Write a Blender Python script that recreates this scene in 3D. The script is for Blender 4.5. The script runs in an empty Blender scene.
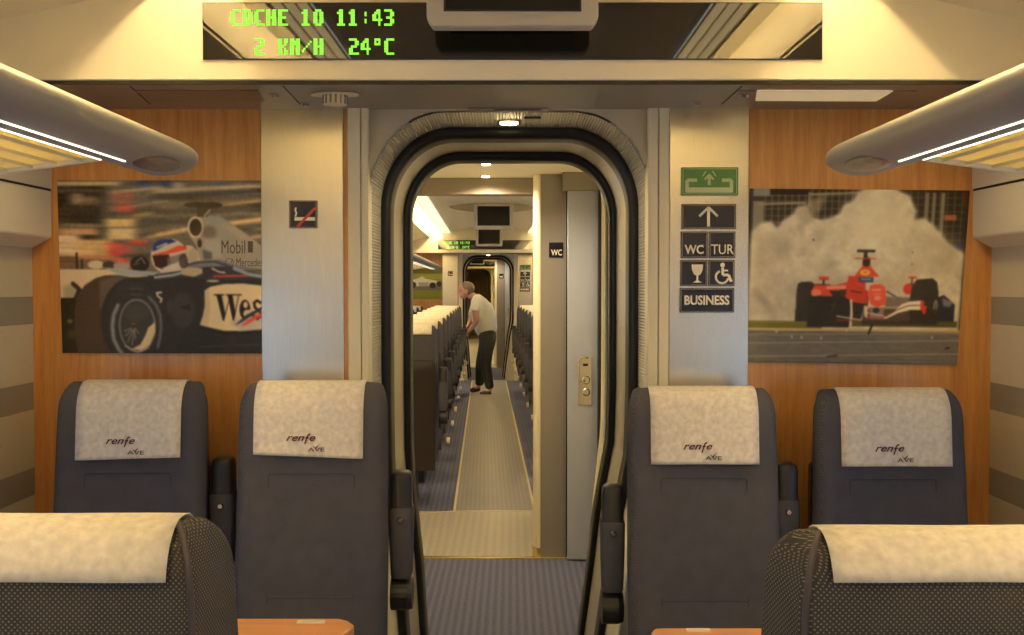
import bpy, bmesh, math, random
import numpy as np
from mathutils import Matrix, Vector
random.seed(7)
rng = np.random.default_rng(5)
SC = bpy.context.scene
COL = SC.collection
PI = math.pi
FPX = 1150.0
CZ = 1.45
TH = math.atan(30.5 / FPX)
YW = 3.30      # end wall
YB = 2.88      # beam front
SOF = 1.964    # soffit height

def U(px, py, Y):
    """photo pixel + distance -> world point"""
    dx = (px - 512) / FPX; dy = -(py - 317.5) / FPX
    fy = math.cos(TH) + dy * math.sin(TH); fz = -math.sin(TH) + dy * math.cos(TH)
    return Vector((dx / fy * Y, Y, CZ + fz / fy * Y))
def UX(px, Y, py=287): return U(px, py, Y).x
def UZ(py, Y): return U(512, py, Y).z

# ------------------------------------------------------------------ materials
def lin(c):
    r = []
    for v in c[:3]:
        v = v / 255.0
        r.append(v / 12.92 if v <= 0.04045 else ((v + 0.055) / 1.055) ** 2.4)
    return r
MATS = {}
def mat(name, rgb, rough=0.6, metal=0.0, emit=None, estr=0.0, coat=0.0, spec=0.5, noise=0.0, nscale=30.0, stretch=(1, 1, 1), bump=0.0):
    if name in MATS: return MATS[name]
    m = bpy.data.materials.new(name); m.use_nodes = True
    nt = m.node_tree; b = nt.nodes['Principled BSDF']
    c = lin(rgb)
    b.inputs['Base Color'].default_value = (*c, 1)
    b.inputs['Roughness'].default_value = rough
    b.inputs['Metallic'].default_value = metal
    b.inputs['Specular IOR Level'].default_value = spec
    b.inputs['Coat Weight'].default_value = coat
    if emit:
        b.inputs['Emission Color'].default_value = (*lin(emit), 1)
        b.inputs['Emission Strength'].default_value = estr
    if noise or bump:
        tc = nt.nodes.new('ShaderNodeTexCoord'); mp = nt.nodes.new('ShaderNodeMapping')
        mp.inputs['Scale'].default_value = stretch
        nt.links.new(tc.outputs['Object'], mp.inputs['Vector'])
        n = nt.nodes.new('ShaderNodeTexNoise'); n.inputs['Scale'].default_value = nscale; n.inputs['Detail'].default_value = 5
        nt.links.new(mp.outputs['Vector'], n.inputs['Vector'])
        if noise:
            r = nt.nodes.new('ShaderNodeValToRGB')
            r.color_ramp.elements[0].position = 0.3; r.color_ramp.elements[1].position = 0.7
            r.color_ramp.elements[0].color = (*[x * (1 - noise) for x in c], 1)
            r.color_ramp.elements[1].color = (*[min(1, x * (1 + noise)) for x in c], 1)
            nt.links.new(n.outputs['Fac'], r.inputs['Fac']); nt.links.new(r.outputs['Color'], b.inputs['Base Color'])
        if bump:
            bp = nt.nodes.new('ShaderNodeBump'); bp.inputs['Strength'].default_value = bump; bp.inputs['Distance'].default_value = 0.002
            nt.links.new(n.outputs['Fac'], bp.inputs['Height']); nt.links.new(bp.outputs['Normal'], b.inputs['Normal'])
    MATS[name] = m
    return m

class NG:
    """tiny node builder"""
    def __init__(s, m): s.nt = m.node_tree; s.b = s.nt.nodes['Principled BSDF']
    def n(s, t, **k):
        x = s.nt.nodes.new(t)
        for a, v in k.items(): setattr(x, a, v)
        return x
    def l(s, a, b): s.nt.links.new(a, b)
    def math(s, op, a, b=None, c=None):
        x = s.n('ShaderNodeMath', operation=op)
        for i, v in enumerate((a, b, c)):
            if v is None: continue
            if isinstance(v, (int, float)): x.inputs[i].default_value = v
            else: s.l(v, x.inputs[i])
        return x.outputs[0]
    def mix(s, f, c1, c2):
        x = s.n('ShaderNodeMix', data_type='RGBA')
        if isinstance(f, (int, float)): x.inputs[0].default_value = f
        else: s.l(f, x.inputs[0])
        for i, c in ((6, c1), (7, c2)):
            if isinstance(c, (tuple, list)): x.inputs[i].default_value = (*c[:3], 1)
            else: s.l(c, x.inputs[i])
        return x.outputs[2]
    def xyz(s, kind='Object'):
        tc = s.n('ShaderNodeTexCoord'); sp = s.n('ShaderNodeSeparateXYZ')
        s.l(tc.outputs[kind], sp.inputs[0]); return sp.outputs[0], sp.outputs[1], sp.outputs[2], tc.outputs[kind]
    def noise(s, vec, scale, detail=4, st=(1, 1, 1)):
        mp = s.n('ShaderNodeMapping'); mp.inputs['Scale'].default_value = st; s.l(vec, mp.inputs['Vector'])
        x = s.n('ShaderNodeTexNoise'); x.inputs['Scale'].default_value = scale; x.inputs['Detail'].default_value = detail
        s.l(mp.outputs['Vector'], x.inputs['Vector']); return x.outputs['Fac']
    def bump(s, h, dist=0.001, st=0.5):
        x = s.n('ShaderNodeBump'); x.inputs['Strength'].default_value = st; x.inputs['Distance'].default_value = dist
        s.l(h, x.inputs['Height']); s.l(x.outputs[0], s.b.inputs['Normal'])

def fabric(name, base, dot, per, bm=True):
    m = mat(name, base, rough=0.92, spec=0.15)
    g = NG(m); x, y, z, v = g.xyz()
    u = g.math('ADD', x, y); w = z
    k = PI / per
    p = g.math('MULTIPLY', g.math('SINE', g.math('MULTIPLY', u, k)), g.math('SINE', g.math('MULTIPLY', w, k)))
    f = g.n('ShaderNodeMapRange'); f.inputs[1].default_value = 0.35; f.inputs[2].default_value = 0.7
    g.l(p, f.inputs[0])
    n = g.noise(v, 25, 4)
    base2 = g.mix(n, [c * 0.8 for c in lin(base)], [c * 1.25 for c in lin(base)])
    g.l(g.mix(f.outputs[0], base2, lin(dot)), g.b.inputs['Base Color'])
    if bm: g.bump(p, 0.0006, 0.4)
    return m

def wood(name, c1, c2, rough=0.35, axis=(9, 9, 0.5), coat=0.2):
    m = mat(name, c1, rough=rough, coat=coat)
    g = NG(m); x, y, z, v = g.xyz()
    a = g.noise(v, 6, 6, axis); b = g.noise(v, 45, 3, axis)
    f = g.math('ADD', g.math('MULTIPLY', a, 0.65), g.math('MULTIPLY', b, 0.35))
    r = g.n('ShaderNodeMapRange'); r.inputs[1].default_value = 0.35; r.inputs[2].default_value = 0.65; g.l(f, r.inputs[0])
    g.l(g.mix(r.outputs[0], lin(c1), lin(c2)), g.b.inputs['Base Color'])
    return m

M_CREAM = mat('cream_panel', (238, 232, 214), rough=0.45)
M_CEIL = mat('ceiling_cream', (234, 228, 210), rough=0.5)
M_WHITE = mat('white_panel', (230, 221, 192), rough=0.4)
M_SOFF = mat('soffit_grey', (140, 132, 120), rough=0.35, metal=0.15)
M_WOOD = wood('wood_veneer', (184, 126, 66), (212, 158, 94))
M_TABLE = wood('table_wood', (214, 146, 92), (232, 166, 108), axis=(0.6, 9, 9), rough=0.3)
M_STEEL = mat('brushed_steel', (208, 205, 196), rough=0.24, metal=0.97, noise=0.06, nscale=60, stretch=(12, 12, 0.3))
M_RIB = mat('ribbed_aluminium', (205, 200, 188), rough=0.4, metal=0.55)
M_RUB = mat('black_rubber', (22, 22, 23), rough=0.35, spec=0.4)
M_BLACK = mat('black_plastic', (30, 30, 32), rough=0.45)
M_DGREY = mat('dark_grey_plastic', (58, 56, 56), rough=0.5)
M_NOSE = mat('rack_grey', (168, 166, 164), rough=0.38, metal=0.35)
M_CHROME = mat('chrome', (200, 198, 192), rough=0.18, metal=1.0)
M_GLOSS = mat('display_glass', (10, 9, 8), rough=0.03, spec=0.5, coat=0.0)
M_GLOSS.node_tree.nodes['Principled BSDF'].inputs['IOR'].default_value = 1.9
M_SCREEN = mat('screen_off', (16, 17, 18), rough=0.12)
M_MON = mat('monitor_plastic', (178, 176, 176), rough=0.4)
M_LED = mat('led_green', (20, 40, 10), emit=(138, 236, 62), estr=1.0)
M_NAVY = mat('navy_sign', (22, 22, 44), rough=0.25)
M_GREEN = mat('green_sign', (70, 132, 60), rough=0.35)
M_GREENL = mat('pale_green_sign', (196, 208, 160), rough=0.4)
M_SIGNW = mat('sign_cream', (240, 232, 206), rough=0.4)
M_RED = mat('sign_red', (190, 50, 36), rough=0.4)
M_WCGREY = mat('taupe_panel', (148, 142, 136), rough=0.42, metal=0.1)
M_WCDOOR = mat('blue_grey_door', (180, 187, 210), rough=0.35, metal=0.1)
M_SPAN = mat('spandrel_grey', (196, 188, 164), rough=0.4, metal=0.1)
M_SILL = mat('threshold_brass', (220, 196, 130), rough=0.25, metal=0.8)
M_LINE = mat('floor_line', (212, 200, 158), rough=0.5)
M_SHELL = mat('seat_shell', (44, 36, 34), rough=0.4)
M_FAB = fabric('seat_fabric', (76, 76, 84), (96, 96, 104), 0.0034, False)
M_FAB2 = fabric('seat_fabric_near', (66, 64, 64), (122, 118, 110), 0.0032)
M_SEAM = mat('seam_thread', (58, 58, 66), rough=0.9)
M_PIPE = mat('piping', (70, 64, 70), rough=0.7)
M_COVER = mat('paper_cover', (226, 218, 204), rough=0.9, noise=0.14, nscale=75, bump=0.25)
M_INK = mat('maroon_ink', (92, 34, 48), rough=0.7)
M_INK2 = mat('grey_ink', (92, 92, 84), rough=0.7)
M_TUBE = mat('lamp_tube', (255, 240, 210), emit=(255, 222, 156), estr=40.0)
M_DIFF = mat('lamp_diffuser', (240, 230, 205), emit=(255, 224, 160), estr=1.6)
M_SPOTL = mat('spot_lens', (255, 245, 220), emit=(255, 226, 160), estr=14.0)
M_LEDW = mat('led_strip', (255, 250, 235), emit=(255, 240, 205), estr=2.2)
M_DARKB = mat('seam_dark', (46, 42, 38), rough=0.8)

def striped():
    m = mat('striped_blind', (205, 198, 180), rough=0.8)
    g = NG(m); x, y, z, v = g.xyz()
    f = g.math('FRACT', g.math('DIVIDE', g.math('SUBTRACT', z, 0.853), 0.2455))
    s = g.math('LESS_THAN', f, 0.32)
    g.l(g.mix(s, lin((206, 199, 180)), lin((150, 146, 138))), g.b.inputs['Base Color'])
    return m
M_STRIPE = striped()

def carpet():
    m = mat('ribbed_carpet', (100, 100, 124), rough=0.95, spec=0.1)
    g = NG(m); x, y, z, v = g.xyz()
    w = g.math('SINE', g.math('MULTIPLY', x, 2 * PI / 0.034))
    n = g.noise(v, 90, 4)
    f = g.math('ADD', g.math('MULTIPLY', w, 0.18), n)
    g.l(g.mix(f, lin((74, 80, 108)), lin((124, 126, 152))), g.b.inputs['Base Color'])
    g.bump(f, 0.002, 0.5)
    return m
M_CARPET = carpet()
def beigefloor(name, c1, c2, per):
    m = mat(name, c1, rough=0.55)
    g = NG(m); x, y, z, v = g.xyz()
    w = g.math('SINE', g.math('MULTIPLY', x, 2 * PI / per))
    n = g.noise(v, 60, 4)
    f = g.math('ADD', g.math('MULTIPLY', w, 0.15), n)
    g.l(g.mix(f, lin(c1), lin(c2)), g.b.inputs['Base Color'])
    return m
M_BEIGE = beigefloor('beige_floor', (146, 142, 134), (186, 180, 170), 0.045)
M_AISLE = beigefloor('aisle_floor', (112, 112, 114), (152, 150, 150), 0.03)

def glassmat(name, col, fac):
    m = bpy.data.materials.new(name); m.use_nodes = True
    nt = m.node_tree; b = nt.nodes['Principled BSDF']; out = nt.nodes['Material Output']
    b.inputs['Base Color'].default_value = (*lin(col), 1); b.inputs['Roughness'].default_value = 0.08
    t = nt.nodes.new('ShaderNodeBsdfTransparent'); mx = nt.nodes.new('ShaderNodeMixShader'); mx.inputs[0].default_value = fac
    nt.links.new(t.outputs[0], mx.inputs[1]); nt.links.new(b.outputs[0], mx.inputs[2]); nt.links.new(mx.outputs[0], out.inputs[0])
    return m
M_GLASS = glassmat('window_glass', (200, 210, 215), 0.12)
def milky():
    m = bpy.data.materials.new('milky_glass'); m.use_nodes = True
    nt = m.node_tree; b = nt.nodes['Principled BSDF']; out = nt.nodes['Material Output']
    b.inputs['Base Color'].default_value = (*lin((214, 208, 180)), 1); b.inputs['Roughness'].default_value = 0.3
    t = nt.nodes.new('ShaderNodeBsdfTranslucent'); t.inputs[0].default_value = (*lin((236, 228, 190)), 1)
    mx = nt.nodes.new('ShaderNodeMixShader'); mx.inputs[0].default_value = 0.3
    nt.links.new(t.outputs[0], mx.inputs[1]); nt.links.new(b.outputs[0], mx.inputs[2]); nt.links.new(mx.outputs[0], out.inputs[0])
    return m
M_MILK = milky()

# ------------------------------------------------------------------ mesh helpers
class MB:
    def __init__(s): s.v = []; s.f = []
    def quad(s, a, b, c, d): s.poly([a, b, c, d])
    def poly(s, pts):
        n = len(s.v); s.v += [tuple(p) for p in pts]; s.f.append(tuple(range(n, n + len(pts))))
    def box(s, x0, x1, y0, y1, z0, z1):
        n = len(s.v)
        s.v += [(x, y, z) for z in (z0, z1) for y in (y0, y1) for x in (x0, x1)]
        for f in ((0, 2, 3, 1), (4, 5, 7, 6), (0, 1, 5, 4), (2, 6, 7, 3), (0, 4, 6, 2), (1, 3, 7, 5)):
            s.f.append(tuple(n + i for i in f))
        return s
    def loft(s, rings, closed=True, caps=True):
        n0 = len(s.v); k = len(rings[0])
        for r in rings: s.v += [tuple(p) for p in r]
        for i in range(len(rings) - 1):
            for j in range(k if closed else k - 1):
                a = n0 + i * k + j; b = n0 + i * k + (j + 1) % k
                s.f.append((a, b, b + k, a + k))
        if caps and closed:
            s.f.append(tuple(n0 + j for j in reversed(range(k))))
            s.f.append(tuple(n0 + (len(rings) - 1) * k + j for j in range(k)))
        return s
    def prism(s, pts, axis, a, b):
        """pts 2-D outline extruded along axis ('x','y','z') from a to b"""
        def P(p, t):
            return {'x': (t, p[0], p[1]), 'y': (p[0], t, p[1]), 'z': (p[0], p[1], t)}[axis]
        return s.loft([[P(p, a) for p in pts], [P(p, b) for p in pts]])
    def tube(s, path, r, n=10):
        rings = []
        path = [Vector(p) for p in path]
        rs = r if isinstance(r, (list, tuple)) else [r] * len(path)
        up = None
        for i, p in enumerate(path):
            t = (path[min(i + 1, len(path) - 1)] - path[max(i - 1, 0)]).normalized()
            if up is None:
                up = Vector((0, 0, 1)) if abs(t.z) < 0.9 else Vector((0, 1, 0))
            a = t.cross(up).normalized(); b = a.cross(t).normalized(); up = b
            rings.append([p + a * math.cos(2 * PI * j / n) * rs[i] + b * math.sin(2 * PI * j / n) * rs[i] for j in range(n)])
        return s.loft(rings)
    def disc(s, c, r, axis, t, n=24, rim=0.0):
        """short cylinder centred at c along axis of thickness t"""
        c = Vector(c); ax = {'x': Vector((1, 0, 0)), 'y': Vector((0, 1, 0)), 'z': Vector((0, 0, 1))}[axis]
        u = {'x': Vector((0, 1, 0)), 'y': Vector((1, 0, 0)), 'z': Vector((1, 0, 0))}[axis]; w = ax.cross(u)
        rx, ry = r if isinstance(r, tuple) else (r, r)
        prof = [(-t / 2, 1.0), (t / 2 - t * .25, 1.0), (t / 2, 0.9)] if rim == 0 else rim
        return s.loft([[c + ax * q + u * math.cos(2 * PI * j / n) * rx * k + w * math.sin(2 * PI * j / n) * ry * k for j in range(n)] for q, k in prof])

def mkobj(name, mb, m, parent=None, loc=None, smooth=False, bevel=0.0, sub=0, segs=2, angle=35):
    me = bpy.data.meshes.new(name)
    off = Vector(loc) if loc is not None else (Vector(parent['_o']) if parent is not None and '_o' in parent else Vector((0, 0, 0)))
    me.from_pydata([tuple(Vector(v) - off) for v in mb.v], [], mb.f)
    me.validate()
    bm = bmesh.new(); bm.from_mesh(me); bmesh.ops.recalc_face_normals(bm, faces=bm.faces); bm.to_mesh(me); bm.free()
    me.materials.append(m)
    o = bpy.data.objects.new(name, me); COL.objects.link(o)
    if parent is not None: o.parent = parent; o['_o'] = list(off)
    else: o.location = off; o['_o'] = list(off)
    if smooth:
        for p in me.polygons: p.use_smooth = True
    if bevel:
        b = o.modifiers.new('bevel', 'BEVEL'); b.width = bevel; b.segments = segs; b.limit_method = 'ANGLE'; b.angle_limit = math.radians(angle)
        for p in me.polygons: p.use_smooth = True
        w = o.modifiers.new('wn', 'WEIGHTED_NORMAL')
    if sub:
        b = o.modifiers.new('sub', 'SUBSURF'); b.levels = sub; b.render_levels = sub
    return o
def smooth_angle(o, deg=40):
    bm = bmesh.new(); bm.from_mesh(o.data)
    for e in bm.edges:
        if len(e.link_faces) == 2 and e.calc_face_angle(0) > math.radians(deg): e.smooth = False
    for f in bm.faces: f.smooth = True
    bm.to_mesh(o.data); bm.free()
    return o
def tag(o, label, cat, group=None, kind=None):
    o['label'] = label; o['category'] = cat
    if group: o['group'] = group
    if kind: o['kind'] = kind
    return o
def thing(name, label, cat, loc, group=None):
    o = bpy.data.objects.new(name, None); COL.objects.link(o); o.location = loc; o['_o'] = list(loc)
    o.empty_display_size = 0.05
    return tag(o, label, cat, group)
def struct(name, mb, m, label=None, **k):
    o = mkobj(name, mb, m, **k); o['kind'] = 'structure'
    if label: o['label'] = label
    return o
def copy_tree(o, M=None, parent=None):
    c = o.copy(); COL.objects.link(c)
    if parent is not None: c.parent = parent
    if M is not None: c.matrix_basis = M @ o.matrix_basis
    for ch in [x for x in bpy.data.objects if x.parent == o]: copy_tree(ch, None, c)
    return c
def text_mesh(body, size, shear=0.0, bold=0.0, xs=1.0):
    cu = bpy.data.curves.new('t', 'FONT'); cu.body = body; cu.size = size; cu.shear = shear; cu.offset = bold; cu.resolution_u = 3
    cu.extrude = 0.0003
    o = bpy.data.objects.new('t', cu); COL.objects.link(o)
    dg = bpy.context.evaluated_depsgraph_get(); me = bpy.data.meshes.new_from_object(o.evaluated_get(dg))
    vs = [v.co.copy() for v in me.vertices]; fs = [tuple(p.vertices) for p in me.polygons]
    bpy.data.objects.remove(o); bpy.data.meshes.remove(me); bpy.data.curves.remove(cu)
    return vs, fs
def text_in(mb, body, x0, x1, z0, z1, Y, shear=0.0, bold=0.0, flip=1, fy=None):
    """fit text into a rectangle on plane y=Y (facing -Y)"""
    vs, fs = text_mesh(body, 1.0, shear, bold)
    ax0 = min(v.x for v in vs); ax1 = max(v.x for v in vs); ay0 = min(v.y for v in vs); ay1 = max(v.y for v in vs)
    n = len(mb.v)
    for v in vs:
        x = x0 + (v.x - ax0) / (ax1 - ax0) * (x1 - x0); z = z0 + (v.y - ay0) / (ay1 - ay0) * (z1 - z0)
        y = Y if fy is None else fy(x, z)
        mb.v.append((x, y - v.z, z))
    mb.f += [tuple(n + i for i in f) for f in fs]
    return mb

# ------------------------------------------------------------------ poster painter
class Paint:
    def __init__(s, x0, y0, x1, y1, S, base):
        s.x0, s.y0, s.S = x0, y0, S
        s.W = int(round((x1 - x0) * S)) + 1; s.H = int(round((y1 - y0) * S)) + 1
        s.a = np.ones((s.H, s.W, 3)) * np.array(base, float)
        gx, gy = np.meshgrid(np.arange(s.W), np.arange(s.H)); s.gx = gx / S + x0; s.gy = gy / S + y0
        s.orig = {0: (0, 0, 1)}
    def C(s, k, pts):
        ox, oy, sc = s.orig[k]; return [(ox + p[0] / sc, oy + p[1] / sc) for p in pts]
    def put(s, mask, col, al=1.0):
        m = np.clip(mask, 0, 1)[..., None] * al; s.a = s.a * (1 - m) + np.array(col, float) * m
    def pmask(s, pts):
        acc = np.zeros(s.gx.shape)
        for ox, oy in ((-.25, -.25), (.25, -.25), (-.25, .25), (.25, .25)):
            X = s.gx + ox / s.S; Y = s.gy + oy / s.S; ins = np.zeros(X.shape, bool); n = len(pts)
            for i in range(n):
                xa, ya = pts[i]; xb, yb = pts[(i + 1) % n]
                if ya == yb: continue
                c = ((ya > Y) != (yb > Y)) & (X < (xb - xa) * (Y - ya) / (yb - ya) + xa); ins ^= c
            acc += ins
        return acc / 4
    def poly(s, k, pts, col, al=1.0, soft=0):
        m = s.pmask(s.C(k, pts)); 
        if soft: m = s.blurm(m, soft, soft)
        s.put(m, col, al)
    def rect(s, k, x0, y0, x1, y1, col, al=1.0, soft=0): s.poly(k, [(x0, y0), (x1, y0), (x1, y1), (x0, y1)], col, al, soft)
    def ell(s, k, x0, y0, x1, y1, col, al=1.0, soft=0):
        (ax, ay), (bx, by) = s.C(k, [(x0, y0), (x1, y1)]); cx, cy, rx, ry = (ax + bx) / 2, (ay + by) / 2, (bx - ax) / 2, (by - ay) / 2
        d = np.sqrt(((s.gx - cx) / rx) ** 2 + ((s.gy - cy) / ry) ** 2); m = np.clip((1 - d) * min(rx, ry) * s.S + .5, 0, 1)
        if soft: m = s.blurm(m, soft, soft)
        s.put(m, col, al)
    def line(s, k, pts, w, col, al=1.0, soft=0):
        P = s.C(k, pts); w = w / s.orig[k][2]; m = np.zeros(s.gx.shape)
        for (xa, ya), (xb, yb) in zip(P[:-1], P[1:]):
            dx, dy = xb - xa, yb - ya; L = dx * dx + dy * dy + 1e-9
            t = np.clip(((s.gx - xa) * dx + (s.gy - ya) * dy) / L, 0, 1)
            d = np.hypot(s.gx - xa - t * dx, s.gy - ya - t * dy); m = np.maximum(m, np.clip((w / 2 - d) * s.S + .5, 0, 1))
        if soft: m = s.blurm(m, soft, soft)
        s.put(m, col, al)
    @staticmethod
    def box1(a, r, ax):
        if r < 1: return a
        r = int(r); pad = [(0, 0)] * a.ndim; pad[ax] = (r + 1, r); c = np.cumsum(np.pad(a, pad, mode='edge'), axis=ax)
        n = a.shape[ax]; hi = np.take(c, np.arange(2 * r + 1, 2 * r + 1 + n), axis=ax); lo = np.take(c, np.arange(0, n), axis=ax)
        return (hi - lo) / (2 * r + 1)
    def blurm(s, m, rx, ry):
        for _ in range(2): m = s.box1(s.box1(m, rx * s.S, 1), ry * s.S, 0)
        return m
    def blur(s, rx, ry): s.a = s.blurm(s.a, rx, ry)
    def noise(s, amp, rx, ry, mask=None):
        n = rng.standard_normal(s.gx.shape); n = s.blurm(n, rx, ry); n /= n.std() + 1e-9
        s.a += (n * amp)[..., None] * (1 if mask is None else mask[..., None])

POSTK = 1.0
def poster(name, P, corners, label, matname, K):
    """corners: tl, tr, br, bl world points; a thin rigid print with its own thickness"""
    H, W = P.H, P.W
    tl, tr, br, bl = [np.array(c) for c in corners]
    u = np.linspace(0, 1, W)[None, :, None]; v = np.linspace(0, 1, H)[:, None, None]
    pts = (tl * (1 - u) + tr * u) * (1 - v) + (bl * (1 - u) + br * u) * v
    base = (tl + tr + br + bl) / 4; base[2] = min(bl[2], br[2])
    co = (pts - base).reshape(-1, 3)
    idx = np.arange(H * W).reshape(H, W)
    q = np.stack([idx[:-1, :-1], idx[1:, :-1], idx[1:, 1:], idx[:-1, 1:]], -1).reshape(-1, 4)
    # thin back and edges
    cs = [c - base for c in (tl, tr, br, bl)]; n0 = H * W
    back = [c + np.array([0, .004, 0]) for c in cs]
    co = np.vstack([co, cs, back])
    ex = [(n0 + i, n0 + (i + 1) % 4, n0 + 4 + (i + 1) % 4, n0 + 4 + i) for i in range(4)] + [(n0 + 4, n0 + 5, n0 + 6, n0 + 7)]
    q = np.vstack([q, np.array(ex)])
    me = bpy.data.meshes.new(name); me.vertices.add(len(co)); me.vertices.foreach_set('co', co.astype(np.float32).ravel())
    me.loops.add(q.size); me.loops.foreach_set('vertex_index', q.astype(np.int32).ravel())
    me.polygons.add(len(q)); me.polygons.foreach_set('loop_start', np.arange(0, q.size, 4, dtype=np.int32)); me.polygons.foreach_set('loop_total', np.full(len(q), 4, np.int32))
    me.update(); me.validate()
    ca = me.color_attributes.new('print', 'FLOAT_COLOR', 'POINT')
    a = np.clip(P.a, 0, 255) / 255; l = np.where(a <= .04045, a / 12.92, ((a + .055) / 1.055) ** 2.4) * K
    full = np.ones((len(co), 4), np.float32) * 0.05; full[:H * W, :3] = np.clip(l, 0, 0.9).reshape(-1, 3); full[:, 3] = 1
    ca.data.foreach_set('color', full.ravel())
    m = mat(matname, (128, 128, 128), rough=0.55, coat=0.0, spec=0.3)
    g = NG(m); at = g.n('ShaderNodeVertexColor', layer_name='print'); g.l(at.outputs[0], g.b.inputs['Base Color'])
    me.materials.append(m)
    o = bpy.data.objects.new(name, me); COL.objects.link(o); o.location = base; o['_o'] = list(base)
    return tag(o, label, 'poster')

def paint_left():
    P = Paint(57, 180, 264, 353, 1.7, (112, 104, 90)); k = 7.055
    P.orig.update({1: (55, 178, k), 2: (155, 178, k), 3: (55, 265, k), 4: (155, 265, k)})
    P.rect(1, 0, 0, 776, 20, (120, 105, 80)); P.rect(1, 0, 26, 460, 52, (205, 192, 160)); P.rect(1, 460, 20, 776, 75, (95, 92, 90)); P.rect(1, 590, 15, 670, 62, (58, 78, 128))
    P.rect(1, 10, 55, 345, 325, (46, 38, 28)); P.rect(1, 10, 78, 335, 92, (92, 88, 80)); P.ell(1, 100, 105, 205, 190, (150, 138, 118)); P.ell(1, 205, 125, 305, 185, (112, 100, 84)); P.rect(1, 20, 182, 330, 192, (88, 84, 70))
    P.rect(1, 20, 320, 300, 345, (128, 118, 100)); P.rect(1, 20, 358, 290, 398, (218, 172, 132)); P.rect(1, 10, 402, 185, 550, (228, 206, 180)); P.rect(1, 160, 400, 300, 432, (56, 46, 42)); P.rect(1, 135, 435, 390, 545, (216, 184, 138)); P.rect(1, 285, 470, 320, 545, (180, 150, 115))
    P.rect(1, 20, 555, 500, 640, (120, 96, 80)); P.rect(1, 150, 550, 420, 575, (190, 130, 100))
    P.poly(1, [(345, 50), (402, 50), (352, 432), (285, 432)], (98, 96, 92)); P.poly(1, [(352, 50), (372, 50), (322, 400), (302, 400)], (72, 70, 66))
    for (x0, y0, x1, y1, w, c) in ((400, 100, 776, 60, 22, (182, 172, 150)), (420, 180, 776, 110, 66, (108, 106, 98)), (420, 220, 776, 160, 12, (165, 156, 138)), (380, 255, 776, 200, 40, (92, 86, 76)), (560, 270, 776, 215, 26, (160, 148, 100)), (480, 340, 776, 290, 60, (88, 88, 86)), (430, 440, 776, 370, 36, (96, 92, 84)), (640, 420, 776, 380, 14, (214, 190, 146)), (480, 500, 776, 430, 60, (104, 102, 96)), (470, 570, 776, 540, 50, (84, 80, 76))):
        P.line(1, [(x0, y0), (x1, y1)], w, c)
    P.ell(1, 385, 92, 560, 170, (176, 112, 98), .8, 2); P.ell(1, 405, 180, 565, 240, (206, 98, 86), .9, 1.5); P.rect(1, 350, 285, 560, 342, (228, 202, 140)); P.rect(1, 360, 352, 560, 432, (226, 206, 160)); P.rect(1, 365, 455, 470, 545, (212, 84, 76)); P.rect(1, 400, 480, 530, 525, (190, 96, 88)); P.ell(1, 515, 430, 640, 475, (196, 82, 66)); P.rect(1, 410, 560, 510, 640, (210, 104, 92))
    for (x0, y0, x1, y1, w, c) in ((0, 30, 760, 10, 30, (104, 96, 86)), (0, 92, 760, 52, 26, (196, 182, 156)), (0, 130, 760, 100, 46, (84, 80, 76)), (0, 190, 760, 150, 18, (138, 128, 112)), (480, 188, 760, 155, 14, (220, 184, 128)), (0, 235, 760, 205, 40, (96, 90, 82)), (0, 270, 760, 245, 18, (128, 120, 106)), (520, 318, 760, 285, 30, (236, 200, 142)), (0, 320, 300, 290, 30, (88, 84, 80)), (0, 402, 260, 352, 28, (222, 190, 138)), (560, 360, 760, 335, 30, (92, 88, 82)), (660, 418, 760, 404, 12, (224, 192, 140)), (0, 440, 260, 410, 22, (100, 98, 92))):
        P.line(2, [(x0, y0), (x1, y1)], w, c)
    P.rect(2, 40, 20, 120, 60, (52, 74, 128)); P.rect(2, 130, 30, 200, 70, (190, 180, 165)); P.rect(2, 420, 25, 520, 45, (70, 84, 110))
    P.noise(9, 12, 0.6); P.blur(4.5, 0.7); P.noise(4, 1, 1)
    # engine cover
    P.poly(2, [(235, 300), (280, 275), (350, 266), (450, 264), (540, 318), (640, 385), (765, 480), (765, 640), (330, 640), (300, 560), (290, 480), (240, 405)], (166, 160, 146))
    P.poly(2, [(350, 266), (450, 264), (520, 305), (430, 330), (360, 300)], (150, 158, 158), .8, 1); P.poly(2, [(460, 320), (560, 340), (700, 440), (600, 430)], (190, 182, 164), .6, 1.5)
    P.ell(2, 325, 330, 435, 430, (112, 104, 92), .8, 2); P.poly(2, [(340, 420), (460, 430), (470, 560), (380, 560)], (186, 186, 180), .6, 1.5); P.poly(2, [(330, 500), (400, 520), (400, 570), (340, 570)], (92, 98, 104), 1, .6)
    P.ell(2, 228, 268, 338, 420, (222, 212, 192)); P.ell(2, 241, 283, 329, 406, (66, 54, 36)); P.rect(2, 282, 415, 322, 470, (170, 158, 138)); P.ell(2, 297, 426, 328, 488, (56, 46, 34))
    P.poly(2, [(300, 195), (385, 195), (370, 270), (295, 272)], (82, 72, 54)); P.ell(2, 202, 166, 400, 206, (72, 62, 44)); P.ell(2, 330, 165, 476, 212, (70, 60, 44)); P.line(2, [(385, 225), (350, 262)], 14, (170, 160, 140))
    # cockpit side / headrest
    P.poly(2, [(215, 470), (260, 475), (300, 520), (322, 600), (230, 600)], (206, 196, 174)); P.ell(2, 228, 490, 300, 610, (176, 168, 150), .9, 1)
    P.poly(2, [(150, 635), (200, 600), (330, 590), (450, 570), (560, 610), (765, 640)], (120, 128, 140)); P.line(2, [(170, 625), (300, 590), (420, 585), (560, 630)], 16, (70, 76, 92))
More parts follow.
